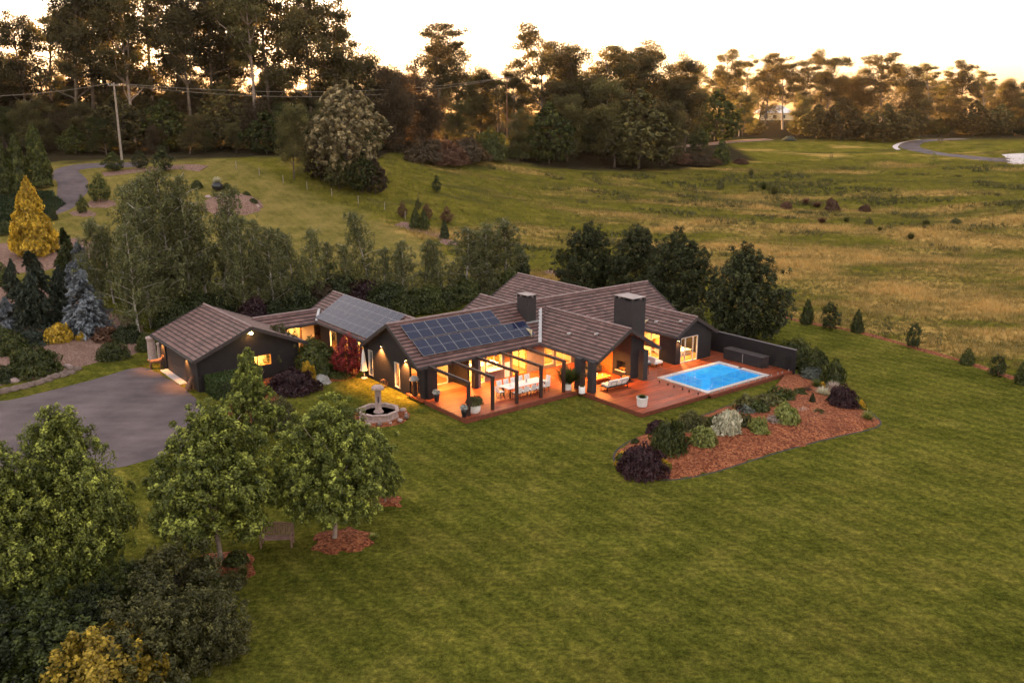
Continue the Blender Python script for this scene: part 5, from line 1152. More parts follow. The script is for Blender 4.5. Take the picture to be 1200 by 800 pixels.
for (px, Y, top, tm, lf, wd) in [(428, 190, 62, 'dense1', None, 1), (452, 200, 88, 'dense0', None, 1), (472, 188, 76, 'brown0', None, 1.25), (492, 196, 72, 'brown1', None, 1.1), (515, 208, 27, 'umb0', None, 1.15), (540, 214, 52, 'dense2', None, 1.1), (562, 216, 78, 'dense1', None, 1), (583, 220, 86, 'sparse1', None, 1), (606, 216, 76, 'tall1', None, 1.1),
        (636, 214, 28, 'umb1', None, 1.0), (655, 222, 56, 'dense0', None, 1.1), (682, 220, 50, 'dense1', None, 1.2), (706, 224, 53, 'umb0', None, 1.1), (731, 222, 47, 'umb1', None, 1.1), (757, 226, 58, 'dense2', None, 1.2), (781, 230, 70, 'tall2', None, 1.1), (802, 232, 62, 'dense0', None, 1.0),
        (442, 184, 112, 'brown1', None, 1.2), (462, 180, 100, 'brown0', None, 1.2), (505, 190, 104, 'brown1', None, 1.2), (530, 200, 118, 'dense1', 'eucl', 1.2), (612, 196, 128, 'dense0', 'eucl', 1.1), (643, 198, 120, 'round0', 'bush', 1.1), (665, 205, 110, 'dense2', 'eucl', 1.1), (720, 206, 92, 'dense1', 'eucl', 1.2), (748, 208, 106, 'round1', 'eucl', 1.2), (775, 212, 118, 'dense2', None, 1.1),
        (820, 313, 76, 'sparse0', None, 1.1), (846, 311, 57, 'tall0', None, 1.0), (872, 317, 64, 'sparse1', None, 1.1), (896, 315, 62, 'umb0', None, 1.0), (917, 321, 70, 'tall1', None, 1.1), (941, 315, 57, 'umb1', None, 1.0), (962, 319, 66, 'tall2', None, 1.1), (986, 325, 88, 'dense0', None, 1.1), (1011, 323, 86, 'dense1', None, 1.1), (1036, 317, 62, 'umb0', None, 1.25), (1061, 325, 74, 'dense2', None, 1.1),
        (1087, 329, 73, 'sparse0', None, 1.2), (1106, 331, 78, 'sparse1', None, 1.1), (1124, 325, 70, 'tall0', None, 1.0), (1151, 331, 82, 'sparse0', None, 1.2), (1176, 335, 92, 'dense1', None, 1.1), (1198, 329, 94, 'dense0', None, 1.1)]: F_(px, Y, top, tm, lf, wd)
for i, px in enumerate(range(455, 1215, 25)):
    if not 890 < px + (i * 7) % 10 < 920: F_(px + (i * 7) % 10, 250 + (110 if px > 800 else 0) + (i * 13) % 22, 84 + (i * 17) % 16, ['dense1', 'dense2', 'dense0', 'tall1'][i % 4], None, 1.25)
for (px, Y, top, tm, lf, wd) in [(838, at(838, 165).y, 106, 'round0', 'bush', 1.35), (866, at(866, 160).y, 112, 'sparse1', None, 1), (870, at(870, 159).y, 108, 'dense2', 'eucl', 1), (936, at(936, 159).y, 108, 'dense0', 'eucl', 1.1), (957, at(957, 162).y, 122, 'round1', 'eucl', 1.2), (985, at(985, 164).y, 114, 'round0', 'euc', 1.3), (1013, at(1013, 163).y, 132, 'round1', 'eucl', 1.1), (1036, at(1036, 166).y, 122, 'round0', 'euc', 1.3), (1056, at(1056, 165).y, 126, 'round1', 'euc', 1.3), (1078, at(1078, 158).y, 116, 'dense1', 'eucl', 1.2), (1112, at(1112, 158).y, 112, 'dense2', None, 1.3), (1140, at(1140, 159).y, 118, 'round1', 'euc', 1.3), (1170, at(1170, 158).y, 122, 'round0', 'eucl', 1.2), (1195, at(1195, 158).y, 114, 'dense1', None, 1.3)]: F_(px, Y, top, tm, lf, wd)
for i, px in enumerate(range(884, 1215, 24)):
    if not 892 < px < 920: F_(px + (i * 7) % 9, at(px, 159).y + 5, 138 + (i * 5) % 9, ['round0', 'round1'][i % 2], ['euc', 'bush', 'eucl', 'brown'][i % 4], 1.5)
def row_of(f):
    front = f[1] < 175 if f[0] < 440 else (f[1] < 212 if f[0] < 800 else f[1] < 300)
    return GUM[f[3].rstrip('0123456789')] + (' in the front row' if front else ' in the back row')
labs = ord_labels([(f[0], row_of(f)) for f in forest_items], ANCH, lambda n, noun, s, an: f'{n} {noun} {s} of {an}')
for (px, Y, top, tm, lf, wd), lb in zip(forest_items, labs):
    p = atd(px, Y); h = ztop(Y, top) - p.z; kd = tm.rstrip('0123456789')
    tree({'brown': 'casuarina_tree', 'round': 'bushy_tree'}.get(kd, 'gum_tree'), 'tree', lb, tm, p - Vector((0, 0, .2)), h, lf, None, wd * (1.0 if h > 12 else 1.15), 'forest trees along the hill')
def P(px, py, top): p = at(px, py); return p, ztop(p.y, top) - p.z
p, h = P(408, 216, 97); tree('wattle_tree', 'tree', 'pale cream blossoming rounded wattle at the forest edge', 'wattle', p, h, None, 0.4, 1.0)
for (px, py, top, w, lf, lb) in ((376, 212, 165, 1, 'brown', 'rusty brown bush below the left side of the pale wattle'), (398, 222, 178, 1, 'olive', 'olive bush right under the pale wattle'), (425, 226, 176, 1, 'bush', 'dark bush under the right side of the pale wattle'), (440, 228, 186, .9, 'brown', 'brown bush just right of the pale wattle'), (345, 210, 122, .75, 'eucl', 'slim feathery tree left of the pale wattle')):
    p, h = P(px, py, top); tree('bushy_tree' if h < 9 else 'gum_tree', 'tree', lb, 'round0' if h < 9 else 'dense2', p, h, lf, None, w)
for i, (px, py, w, h, lf) in enumerate([(500, 190, 44, 26, 'brown'), (526, 194, 38, 22, 'rustw'), (548, 190, 40, 28, 'brown'), (575, 188, 34, 30, 'bush'), (610, 186, 34, 30, 'bush'), (632, 184, 30, 26, 'olive'), (690, 178, 52, 42, 'bush'), (655, 182, 30, 34, 'brown'), (735, 172, 40, 24, 'olive'), (768, 168, 36, 22, 'bush'), (700, 176, 26, 24, 'euc')]):
    shrub('forest_shrub', 'shrub', ['wide brown scrub bush at the left end of the green paddock edge', 'rusty scrub bush at the foot of the trees left of the thin pole', 'brown scrub bush just left of the thin distant pole', 'dark round bush left at the foot of the thin distant pole', 'dark bush just right of the thin distant pole', 'olive bush second right of the thin distant pole', 'largest round green bush at the middle of the paddock edge', 'brown bush between the thin pole and the largest round bush', 'olive scrub right of the largest round bush', 'dark scrub under the trees at the right of the green paddock', 'small dull bush pressed against the largest round bush'][i], px, py, w, h, lf, BIG[i % 2])

# birch grove
BA = [(237, 'the garage roof peak'), (405, 'the solar roof peak'), (560, 'the small rear gable')]
bl = [(163, 394, 262), (178, 385, 240), (190, 378, 218), (206, 370, 196), (226, 366, 206), (244, 360, 234), (262, 354, 222), (287, 372, 252), (304, 362, 258), (322, 370, 266), (346, 352, 276), (366, 356, 268), (386, 346, 284), (408, 348, 286), (434, 344, 250), (452, 354, 290), (474, 356, 282), (498, 352, 286), (520, 350, 280), (546, 346, 268), (570, 340, 262), (592, 338, 258), (148, 352, 212), (176, 350, 206), (118, 352, 256), (134, 356, 262), (215, 344, 222), (275, 340, 262), (330, 338, 268), (560, 330, 272), (470, 335, 292)]
labs = ord_labels([(b[0], 'slender pale trunked birch' if b[1] > 350 else 'birch in the back row') for b in bl], BA, lambda n, noun, s, an: f'{n} {noun} {s} of {an}')
for i, ((px, py, top), lb) in enumerate(zip(bl, labs)):
    p, h = P(px, py, top); tree('birch_tree', 'tree', lb, f'birch{i % 4}', p, h, None, None, 1.05 * (13 / max(h, 7)) ** .35 * (1.5 if px > 540 else 1), 'birches behind the house')
ul = [(150, 402, 30, 22, 'dark'), (205, 382, 40, 26, 'dark'), (172, 411, 18, 22, 'bush'), (235, 372, 40, 26, 'dark'), (262, 366, 40, 26, 'dark'), (298, 378, 34, 26, 'purple'), (318, 374, 36, 24, 'dark'), (345, 366, 40, 30, 'dark'), (372, 355, 40, 26, 'brown'), (398, 348, 40, 24, 'dark'), (430, 352, 42, 24, 'purple'), (455, 362, 40, 26, 'dark'), (480, 366, 36, 28, 'bush'), (500, 364, 34, 26, 'bush'), (520, 360, 34, 24, 'bush'), (545, 352, 34, 22, 'bush'), (575, 348, 36, 24, 'olive'), (598, 346, 30, 26, 'bush')]  # mostly shrubs added to stand in for the dark shade under the birches
labs = ord_labels([(u[0], {'dark': 'dark', 'bush': 'green', 'purple': 'plum coloured', 'brown': 'brown', 'olive': 'olive'}[u[4]] + ' underwood shrub filling shade between birch trunks') for u in ul], BA, lambda n, noun, s, an: f'{n} {noun} {s} of {an}')
for i, ((px, py, w, h, lf), lb) in enumerate(zip(ul, labs)): shrub('underwood_filler', 'shrub', lb, px, py, w, h, lf, BIG[i % 2])
shrub('flowering_shrub', 'shrub', 'white flowering shrub behind the house among the birches', 511, 352, 16, 12, 'cream')

# upper left: conifers, saplings, urn garden
p, h = P(42, 299, 211); tree('golden_conifer', 'tree', 'bright golden yellow conical conifer by the side drive', 'gold', p, h, None, .3, 1.0)
for (px, py, top, tm, w, lb) in ((6, 228, 166, 'cyp0', 1.0, 'dark conical cypress at the left picture edge by the side drive'), (24, 226, 160, 'cyp1', .95, 'middle dark conical cypress of three beside the side drive'), (47, 220, 148, 'cyp0', 1.05, 'tallest dark conical cypress beside the side drive'), (-16, 226, 158, 'cyp1', 1, 'dark cypress cut by the left edge')):
    p, h = P(px, py, top); tree('cypress_tree', 'tree', lb, tm, p, h, 'bush', None, w)
for (px, py, top, tm, w, lf, nm, lb) in ((82, 332, 268, 'darkc', .85, None, 'conifer_tree', 'dark green conifer right of the golden conifer'), (98, 342, 284, 'blue', .9, None, 'spruce_tree', 'tall bluish conifer behind the blue spruce'), (104, 395, 318, 'blue', 1.05, None, 'spruce_tree', 'silvery blue spruce beside the yellow shrub'), (10, 392, 349, 'blue', 1.15, None, 'spruce_tree', 'small silvery blue spruce at the left picture edge'),
        (46, 388, 296, 'cedar', .72, None, 'cedar_tree', 'big drooping blue green cedar left of the blue spruce'), (74, 372, 312, 'cedar', .62, None, 'cedar_tree', 'drooping cedar between the golden conifer and blue spruce'), (18, 352, 304, 'cedar', .6, None, 'cedar_tree', 'weeping cedar below left of the golden conifer'), (3, 335, 308, 'scon', 1.5, 'green', 'conifer_tree', 'light green rounded conifer at the left edge below the drive'),
        (63, 258, 244, 'scon', 1.1, 'dark', 'conifer_tree', 'small dark bush on the drive edge right of the golden conifer'),
        (845, 192, 164, 'scon', 1.2, None, 'conifer_tree', 'dark conical small tree at the right of the scrub patch')):
    p, h = P(px, py, top); tree(nm, 'tree', lb, tm, p, h, lf, None, w)
for (px, py, top, tm, w, lf, lb) in ((118, 238, 203, 'sap', 1.2, 'green', 'loose light green sapling in mulch beside the side drive'), (97, 251, 228, 'sap', 1.0, None, 'dense dark sapling in mulch beside the side drive'), (134, 201, 178, 'sap', 1.9, 'green', 'spreading small tree in front of the tall power pole'), (165, 198, 176, 'sap', 1.5, 'dark', 'dark rounded small tree right of the tall power pole'), (192, 202, 170, 'sap', 1.3, 'dark', 'dark small tree second right of the tall power pole'), (512, 226, 205, 'sap', .9, 'dark', 'lone dark sapling standing on the green paddock'),
        (818, 176, 146, 'sap', 1.5, 'green', 'rounded green small tree in the scrub patch on the paddock'), (974, 188, 178, 'thin', 1, 'dark', 'tiny lone sapling far out on the paddock below the white house'), (1093, 195, 178, 'thin', 1.3, 'lime', 'pale yellow green sapling below the farm road'), (1102, 170, 157, 'thin', 1.2, 'brown', 'small reddish tree inside the farm road curve')):
    p, h = P(px, py, top); tree('sapling_tree', 'tree', lb, tm, p, h, lf, None, w)
o = link('dry_grass', SPR[0], None, urn.location + Vector((0, 0, 1.15)), .4); o.scale = (.75, .75, 1.1); setmat(o, L['cream']); tag(o, 'dry golden grass growing out of the black urn', 'grass')
for (px, py, w, h, lb) in ((231, 221, 12, 9, 'clipped round bush left of the black urn'), (266, 222, 9, 7, 'small round bush right behind the black urn'), (289, 233, 10, 8, 'clipped round bush on the right of the gravel island'), (297, 241, 11, 8, 'dark round bush at the right tip of the gravel island'), (8, 274, 20, 14, 'round dark bush left of the golden conifer')):
    shrub('round_bush', 'shrub', lb, px, py, w, h, 'bush', DM[4])
for i, (px, py, top, tm, lf, w) in enumerate([(472, 256, 236, 'sap', 'rustw', 1), (487, 268, 244, 'scon', 'bush', .9), (497, 270, 246, 'scon', 'bush', .9), (500, 258, 238, 'sap', 'rustw', 1.1), (521, 280, 258, 'scon', 'dark', .8), (524, 262, 242, 'sap', 'rustw', 1.3), (608, 300, 286, 'scon', 'green', 1), (612, 322, 292, 'scon', 'dark', .9), (490, 246, 232, 'sap', 'olive', 1)]):
    p, h = P(px, py, top); tree('boundary_shrub', 'shrub', ['rusty shrub at the left end of the boundary planting', 'first small green conifer on the sloping mulch strip', 'second small green conifer on the sloping mulch strip', 'rusty shrub behind the small green conifers', 'darkest narrow conifer at the lower end of the sloping mulch strip', 'brown spreading shrub behind the darkest narrow conifer', 'green conifer between the birches and the paddock', 'dark conifer just left of the rear roof', 'thin olive shrub at the top of the sloping mulch strip'][i], tm, p, h, lf, None, w)

# four dark trees behind the bedroom wing, sapling row at right
for (px, py, top, tm, w, lb) in ((686, 345, 262, 'horn0', .95, 'dark upright tree left of the others behind the main roof'), (745, 352, 266, 'horn1', .95, 'second dark tree from the left behind the main roof'), (793, 366, 271, 'horn2', 1.0, 'third dark tree from the left behind the bedroom gable'), (872, 400, 290, 'horn0', .95, 'big dark tree right of the bedroom gable by the pool wall')):
    p, h = P(px, py, top); tree('hornbeam_tree', 'tree', lb, tm, p, h, None, None, w, 'dark trees behind the house')
shrub('shrub', 'shrub', 'pale green shrub between the dark trees behind the roof', 812, 378, 26, 18, 'olive')
for i, (px, py, top, tm, w) in enumerate([(945, 380, 351, 'scon', .8), (973, 386, 354, 'scon1', .95), (1004, 390, 363, 'scon', .85), (1037, 397, 369, 'thin', 1.0), (1069, 407, 378, 'scon1', .85), (1100, 411, 390, 'thin', .9), (1133, 427, 408, 'scon', 1.35), (1168, 441, 416, 'scon1', 1.1), (1198, 450, 422, 'scon', 1.0)]):
    p, h = P(px, py, top); tree('hedge_sapling', 'tree', f'{NTH[i]} sapling from the house end of the mulch strip beside the paddock', tm, p, h, None if tm != 'thin' else 'olive', None, w, 'saplings along the mulch strip')
for i, (px, py, w, h, lf) in enumerate([(975, 247, 16, 13, 'purple'), (957, 243, 13, 8, 'rustw'), (944, 240, 12, 9, 'rustw'), (921, 245, 13, 9, 'purple'), (992, 260, 9, 8, 'dark'), (963, 262, 12, 9, 'purple'), (1013, 248, 13, 8, 'rustw'), (1085, 264, 12, 10, 'dark'), (1067, 280, 10, 9, 'dark'), (1018, 263, 8, 7, 'dark'), (907, 228, 10, 15, 'dark'), (895, 222, 9, 11, 'bush'), (844, 222, 8, 12, 'olive'), (880, 206, 8, 10, 'olive'), (1031, 270, 6, 6, 'dark'), (1120, 262, 10, 6, 'dark')]):
    shrub('paddock_tussock', 'shrub', ['largest dark purple tussock in the dry paddock', 'brown tussock left beside the largest purple tussock', 'brown tussock two left of the largest purple tussock', 'purple tussock at the left end of the tussock row', 'small dark tussock below right of the largest purple tussock', 'purple tussock just below the largest purple tussock', 'brown tussock right of the largest purple tussock', 'dark tussock far right of the largest purple tussock', 'dark tussock lowest among those in the right paddock', 'small dark tussock between the two right hand groups', 'dark upright bush on the paddock slope above the tussocks', 'small green upright bush left beside the dark upright one', 'small olive bush at the left of the dry paddock slope', 'small olive bush high on the dry paddock slope', 'tiny dark tussock in the straw grass', 'flat dark tussock at the right of the dry paddock'][i], px, py, w * .9, h * .95, {'purple': 'rustw', 'dark': 'olive'}.get(lf, lf), SPR[i % 2] if i % 3 else None)
for i, (px, py, w, h, lf) in enumerate([(800, 192, 26, 13, 'rustw'), (820, 194, 30, 14, 'brown'), (838, 192, 20, 9, 'rustw'), (868, 192, 14, 6, 'rustw'), (925, 165, 12, 6, 'grey')]):
    shrub('scrub', 'shrub', ['left brown scrub clump of the paddock patch', 'middle dark scrub clump of the paddock patch', 'right brown scrub clump of the paddock patch', 'low brown scrub right of the paddock patch', 'low grey bush on the grass below the white house'][i], px, py, w, h, lf, BIG[0])

# rockery shrubs, left of the court
for (px, py, w, h, lf, ms, lb) in ((70, 405, 28, 25, 'gold', None, 'bright yellow shrub on the gravel slope'), (95, 404, 10, 13, 'gold', None, 'small yellow shrub below the silvery blue spruce'), (126, 402, 30, 16, 'rustw', None, 'orange brown spreading shrub right of the blue spruce'), (133, 420, 32, 19, 'bush', DM[4], 'dark green clipped mound near the stone plinths'), (40, 438, 50, 32, 'bush', BIG[0], 'largest spreading dark juniper on the gravel'), (10, 418, 44, 30, 'bush', BIG[1], 'dark juniper behind at the left picture edge'), (38, 408, 40, 22, 'cedar', BIG[0], 'drooping low cedar shrub behind the largest juniper'), (4, 448, 22, 16, 'dark', None, 'small round dark shrub above the stone edge at far left')):
    shrub('rockery_shrub', 'shrub', lb, px, py, w, h, lf, ms)

# courtyard garden
rng = np.random.default_rng(5)
def box_leaves(name, x, y, z, n, leaf, lab, cat, loc, rz, Lh=.07, Wh=.04):
    A = np.array([y * z, y * z, x * z, x * z, x * y]); k = rng.choice(5, n, p=A / A.sum()); U_ = rng.random((n, 3)) * np.array([x, y, z]) - np.array([x / 2, y / 2, 0]); Nn = np.zeros((n, 3))
    for f, (ax, val, nn) in enumerate(((0, -x / 2, -1), (0, x / 2, 1), (1, -y / 2, -1), (1, y / 2, 1), (2, z, 1))): U_[k == f, ax] = val; Nn[k == f, ax] = nn
    U_ += rng.normal(size=(n, 3)) * .035; V = cards(U_, unit(Nn + rng.normal(size=(n, 3)) * .5), Lh, Wh, rng); o = link(name, leafmesh(name, V, rng.random(n), L[leaf]), None, loc, rz)
    c = MB().box(-x / 2 + .06, x / 2 - .06, -y / 2 + .06, y / 2 - .06, 0, z - .06).build('hedge_core', M['darkbark'], o); tag(o, lab, cat); return o
hp = hw(-9.6, 16.1)
box_leaves('box_hedge', 3.4, 2.4, 1.35, 9000, 'hedge', 'clipped square green hedge against the garage wall', 'hedge', (hp[0], hp[1], 0), YAW)
for (px, py, w, h, lf, ms, lb) in ((372, 439, 48, 36, 'bush', BIG[1], 'wide dark green shrub in the courtyard bed'), (364, 405, 24, 20, 'purple', None, 'dark red shrub behind the wide green shrub'), (343, 457, 50, 26, 'purple', BIG[0], 'low spreading purple shrub at the front of the courtyard bed'), (362, 451, 15, 27, 'gold', None, 'narrow bright yellow shrub beside the purple shrub'), (377, 449, 16, 9, 'whitef', None, 'low white flowers at the edge of the courtyard bed'), (398, 442, 26, 9, 'bush', DM[4], 'low green mound below the red maple'), (390, 432, 14, 22, 'grey', None, 'white flecked shrub left of the red maple'), (326, 500, 40, 30, 'olive', BIG[1], 'dull olive bush behind the narrow leafy tree')):
    shrub('garden_shrub', 'shrub', lb, px, py, w, h, lf, ms)
T['jmap'] = make_broad('red_maple', 120, .5, 4.2, 1.75, 'red', 'darkbark', tr=.07, stems=2, zw=.4, tufts=420, per=15, Lh=.09, Wh=.05, top=1.3)
p, h = P(410, 440, 392); tree('red_maple', 'tree', 'red leaved Japanese maple by the dark gable wall', 'jmap', p, h, None, .2, 1.05)

# island bed shrubs
IB = [(752, 554, 48, 34, 'purple', 2, 'largest dark purple shrub at the near left end of the bed'), (784, 533, 38, 42, 'bush', 2, 'tall dark green shrub behind the largest purple shrub'), (769, 509, 18, 16, 'purple', 0, 'small purple shrub left behind the tall dark green shrub'), (811, 510, 34, 25, 'olive', 2, 'brownish green round shrub on the lawn side of the bed'), (824, 527, 27, 25, 'lime', 0, 'round yellow variegated shrub before the brownish one'), (851, 515, 28, 31, 'cream', 0, 'tall pale cream shrub in the bed'), (834, 510, 17, 20, 'bush', 0, 'dark green shrub left of the pale cream shrub'), (869, 507, 24, 18, 'olive', 0, 'dark variegated shrub right of the pale cream shrub'), (888, 513, 20, 21, 'lime', 0, 'small lime green shrub before the pink flowering one'),
      (875, 484, 24, 17, 'olive', 0, 'dull olive shrub at the back of the bed'), (875, 492, 18, 13, 'grey', 0, 'grey green shrub in the middle of the bed'), (890, 491, 19, 18, 'green', 0, 'bright green shrub in the middle of the bed'), (898, 481, 26, 18, 'olive', 0, 'wide olive shrub at the back below the pool'), (914, 473, 30, 15, 'bush', 0, 'wide dark shrub at the back of the bed below the pool corner'), (917, 483, 15, 11, 'lime', 0, 'small lime mound behind the large lime shrub'), (921, 501, 26, 23, 'lime', 0, 'large lime green round shrub in the middle of the bed'), (905, 503, 17, 14, 'pink', 0, 'pale pink flowering shrub left of the large lime shrub'), (937, 467, 15, 10, 'bush', 0, 'small dark mound at the top of the bed'), (960, 490, 20, 9, 'olive', 0, 'low dull green shrub below the little cone'), (937, 489, 16, 13, 'pink', 1, 'pale pink grassy plant right of the large lime shrub'),
      (964, 465, 16, 13, 'cream', 1, 'cream coloured grass fountain at the top of the bed'), (976, 459, 14, 13, 'pink', 1, 'pinkish grass fountain beside the cream one'), (986, 477, 27, 24, 'purple', 2, 'round dark purple shrub at the top right of the bed'), (974, 475, 10, 12, 'bush', 0, 'small dark shrub left of the round purple shrub'), (1016, 493, 13, 14, 'lime', 1, 'yellow green grass tuft at the far right of the bed'), (957, 455, 13, 12, 'green', 1, 'green strappy plant at the top corner of the bed'),
      (929, 427, 38, 26, 'bush', 2, 'large dark shrub beside the end of the charcoal wall'), (942, 438, 10, 15, 'dark', 0, 'narrow dark shrub at the corner of the lawn'), (957, 438, 24, 23, 'bush', 2, 'dark round shrub above the top of the bed'), (976, 449, 20, 22, 'bush', 0, 'dark upright shrub right above the top of the bed'), (952, 443, 20, 11, 'grey', 0, 'grey leaved mound at the top corner of the bed'), (963, 455, 6, 6, 'flower', 0, 'tiny orange flowering plant above the cream grass')]
for (px, py, w, h, lf, md, lb) in IB:
    if w < 31 and md != 1: w *= 1.1; h *= 1.1
    shrub('bed_grass' if md == 1 else 'bed_shrub', 'grass' if md == 1 else 'shrub', lb, px, py, w, h, lf, {0: None, 1: SPR[px % 2], 2: BIG[px % 2]}[md])
for i, (px, py, w, h, lf) in enumerate(sorted([(745, 522, 10, 8, 'bush'), (796, 506, 16, 12, 'purple'), (822, 503, 14, 12, 'bush'), (843, 497, 16, 12, 'rustw'), (856, 491, 14, 10, 'olive'), (866, 487, 12, 12, 'purple'), (884, 478, 16, 11, 'bush'), (905, 476, 14, 11, 'grey'), (928, 471, 13, 9, 'green'), (944, 462, 12, 8, 'rustw'), (930, 492, 13, 9, 'bush'), (880, 502, 13, 9, 'bush')])):
    shrub('bed_shrub', 'shrub', f"{NTH[i]} small {dict(bush='dark green', purple='plum', rustw='rusty', olive='olive', grey='grey', green='green')[lf]} filler plant from the near end along the bed's upper side", px, py, w, h, lf)
p, h = P(951, 478, 460); tree('dwarf_conifer', 'shrub', 'little dark cone shaped conifer on the mulch', 'scon', p, h, 'dark', None, .75)
for (px, py, w, h, lb) in ((730, 545, 16, 14, 'yellow flowers left of the largest purple shrub'), (763, 556, 17, 10, 'yellow flowers before the largest purple shrub'), (779, 553, 14, 13, 'yellow flowers right of the largest purple shrub'), (1010, 480, 9, 10, 'orange yellow flowers near the far right end of the bed')):
    o = shrub('flower_clump', 'flowers', lb, px, py, w, h, 'green'); f = link('blossom', DM[3], o); f.scale = (.9, .9, 1.06); setmat(f, L['flower'])
for i, (px, py, w, h) in enumerate(sorted([(862, 527, 28, 6), (838, 534, 13, 5), (852, 538, 10, 4), (887, 521, 20, 5), (953, 507, 24, 6), (872, 524, 14, 5), (915, 512, 14, 5), (925, 515, 9, 4), (932, 512, 10, 4), (908, 515, 10, 4), (985, 487, 12, 5), (1002, 500, 12, 4)])):
    shrub('creeping_mat', 'ground cover', f'{NTH[i]} flat creeping plant from the left on the bare mulch', px, py, w, h, 'olive' if i % 3 else 'bush', MAT_, None, 'creeping plants on the mulch')

# foreground trees and bushes
for (px, py, top, tm, w, rz, lb) in ((260, 662, 476, 'plane0', 1.0, 1.0, 'broad leafy green tree over the small shrub ring left of the bench'), (392, 634, 471, 'plane1', .98, 2.2, 'broad leafy green tree in the mulch ring right of the bench'), (297, 520, 413, 'plane2', .95, .6, 'narrow leafy green tree by the courtyard hedge'), (452, 590, 512, 'plane2', .8, 2.9, 'smaller leafy tree half hidden behind the mulch ring tree')):
    p, h = P(px, py, top); tree('leafy_tree', 'tree', lb, tm, p, h, None, rz, w, 'leafy green trees on the lawn')
for (px, Y, top, w, rz, lb) in ((96, 33.5, 482, .78, .3, 'tall leafy green tree at the lower left beside the court'), (16, 31.5, 522, .92, 2.1, 'wide leafy green tree at the lower left picture edge'), (-45, 34, 540, 1.0, 4.0, 'leafy tree cut off by the left picture edge')):
    p = atd(px, Y); tree('leafy_tree', 'tree', lb, 'planes' if px != 18 else 'planew', p, ztop(Y, top) - p.z, None, rz, w, 'leafy green trees on the lawn')
T['loose'] = make_broad('loose_bush', 130, .15, 3.4, 2.2, 'bush', 'darkbark', tr=.05, stems=3, zw=.45, boughs=22, per_b=24, per=34, twist=.26, Lh=.075, Wh=.036, top=2.0)
for (px, py, top, w, lf, lb) in ((205, 735, 640, 1.0, 'olive', 'loose olive green bush below the shrub ring'), (160, 720, 655, .9, 'green', 'loose green bush between the leafy trees and the olive bush'), (245, 775, 690, .9, 'olive', 'straggly bush at the lower edge of the lawn'), (180, 800, 705, 1.1, 'olive', 'olive leafy bush above the golden shrub'), (55, 790, 700, 1.3, 'green', 'green bush under the lower left trees'), (5, 800, 710, 1.2, 'dark', 'dark green bush at the lower left corner'), (105, 760, 690, 1.0, 'dark', 'dark bush under the tall lower left tree')):
    p, h = P(px, py, top); tree('loose_bush', 'shrub', lb, 'loose', p, h, lf, None, w)
T['amber'] = make_broad('amber_shrub', 131, .1, 2.2, 1.35, 'amber', 'darkbark', tr=.04, stems=2, zw=.5, boughs=16, per_b=22, per=30, twist=.2, Lh=.06, Wh=.04, top=2.0)
p, h = P(128, 830, 742); tree('amber_shrub', 'shrub', 'orange gold shrub at the bottom left of the picture', 'amber', p, h, None, .5, 1.05)
for (px, py, w, h, lf, ms, lb) in ((238, 672, 24, 18, 'dark', None, 'dark mound left of the trunk in the shrub ring'), (277, 664, 26, 16, 'bush', None, 'green mound right behind the trunk in the shrub ring'), (272, 686, 28, 14, 'olive', None, 'olive mound at the front of the shrub ring'), (286, 676, 12, 16, 'olive', SPR[0], 'grassy tuft at the right of the shrub ring'), (255, 692, 24, 13, 'bush', None, 'low green mound nearest the viewer in the shrub ring'), (410, 628, 14, 4, 'grey', MAT_, 'thin creeping plant beside the trunk on the mulch ring'), (438, 632, 10, 8, 'lime', SPR[1], 'yellowish grass tuft at the right end of the mulch ring'), (35, 800, 40, 30, 'grey', SPR[0], 'grey spiky plant at the lower left corner')):
    shrub('ring_shrub', 'shrub', lb, px, py, w, h, lf, ms)

# potted plants on the deck
def potted(u, v, z, lab, prof, potm, plant, lf, sc, zz, flower=None):
    t = ht('potted_plant', lab, 'potted plant', u, v, z); mb = MB(); n = 18; mb.lathe(prof, n); mb.build('pot', M[potm], t)
    o = link('foliage', plant, t); o.location = (0, 0, zz); o.scale = sc; setmat(o, L[lf])
    if flower: f = link('blossom', DM[2], t); f.location = (0, 0, zz); f.scale = [s * 1.05 for s in sc]; setmat(f, L[flower])
    return t
big = [(.28, 0), (.40, .2), (.43, .45), (.38, .66), (.40, .72), (.34, .72), (.30, .62), (0, .6)]
potted(1.25, .75, FL, 'large white pot with a rounded reddish green bush on the dining deck corner', big, 'white', DM[1], 'olive', (.62, .62, .55), .62)
wp = [(.33, 0), (.36, .1), (.40, .62), (.42, .66), (.36, .66), (.34, .56), (0, .54)]
potted(11.2, -5.3, FL, 'round white pot with a small succulent near the outer deck corner', wp, 'white', SPR[1], 'bush', (.34, .34, .38), .55)
sq = [(.30, 0), (.30, .62), (.26, .62), (.25, .5), (0, .48)]
potted(9.65, .75, FL, 'square white pot with a palm by the last pergola post', sq, 'white', SPR[0], 'green', (1.15, 1.15, 1.5), .5)
va = [(.14, 0), (.20, .3), (.22, .62), (.18, .64), (0, .6)]
potted(.16, .42, FL, 'black vase of white flowers beside the nearest pergola post', va, 'terra', DM[0], 'grey', (.26, .26, .26), .6, 'whitef')
potted(.55, 4.35, FL, 'black vase of white flowers beside the dark corner column', va, 'terra', DM[3], 'grey', (.27, .27, .28), .6, 'whitef')
t = ht('flower_stand', 'tall brown stand with a bowl of white flowers in the side alcove', 'flower stand', -.05, 6.3, FL)
MB().box(-.13, .13, -.13, .13, 0, 1.05).build('pedestal', M['post'], t); MB().lathe([(.12, 1.05), (.30, 1.2), (.32, 1.25), (0, 1.2)], 14).build('bowl', M['rust'], t)
o = link('blossom', DM[2], t); o.location = (0, 0, 1.2); o.scale = (.34, .34, .34); setmat(o, L['whitef'])
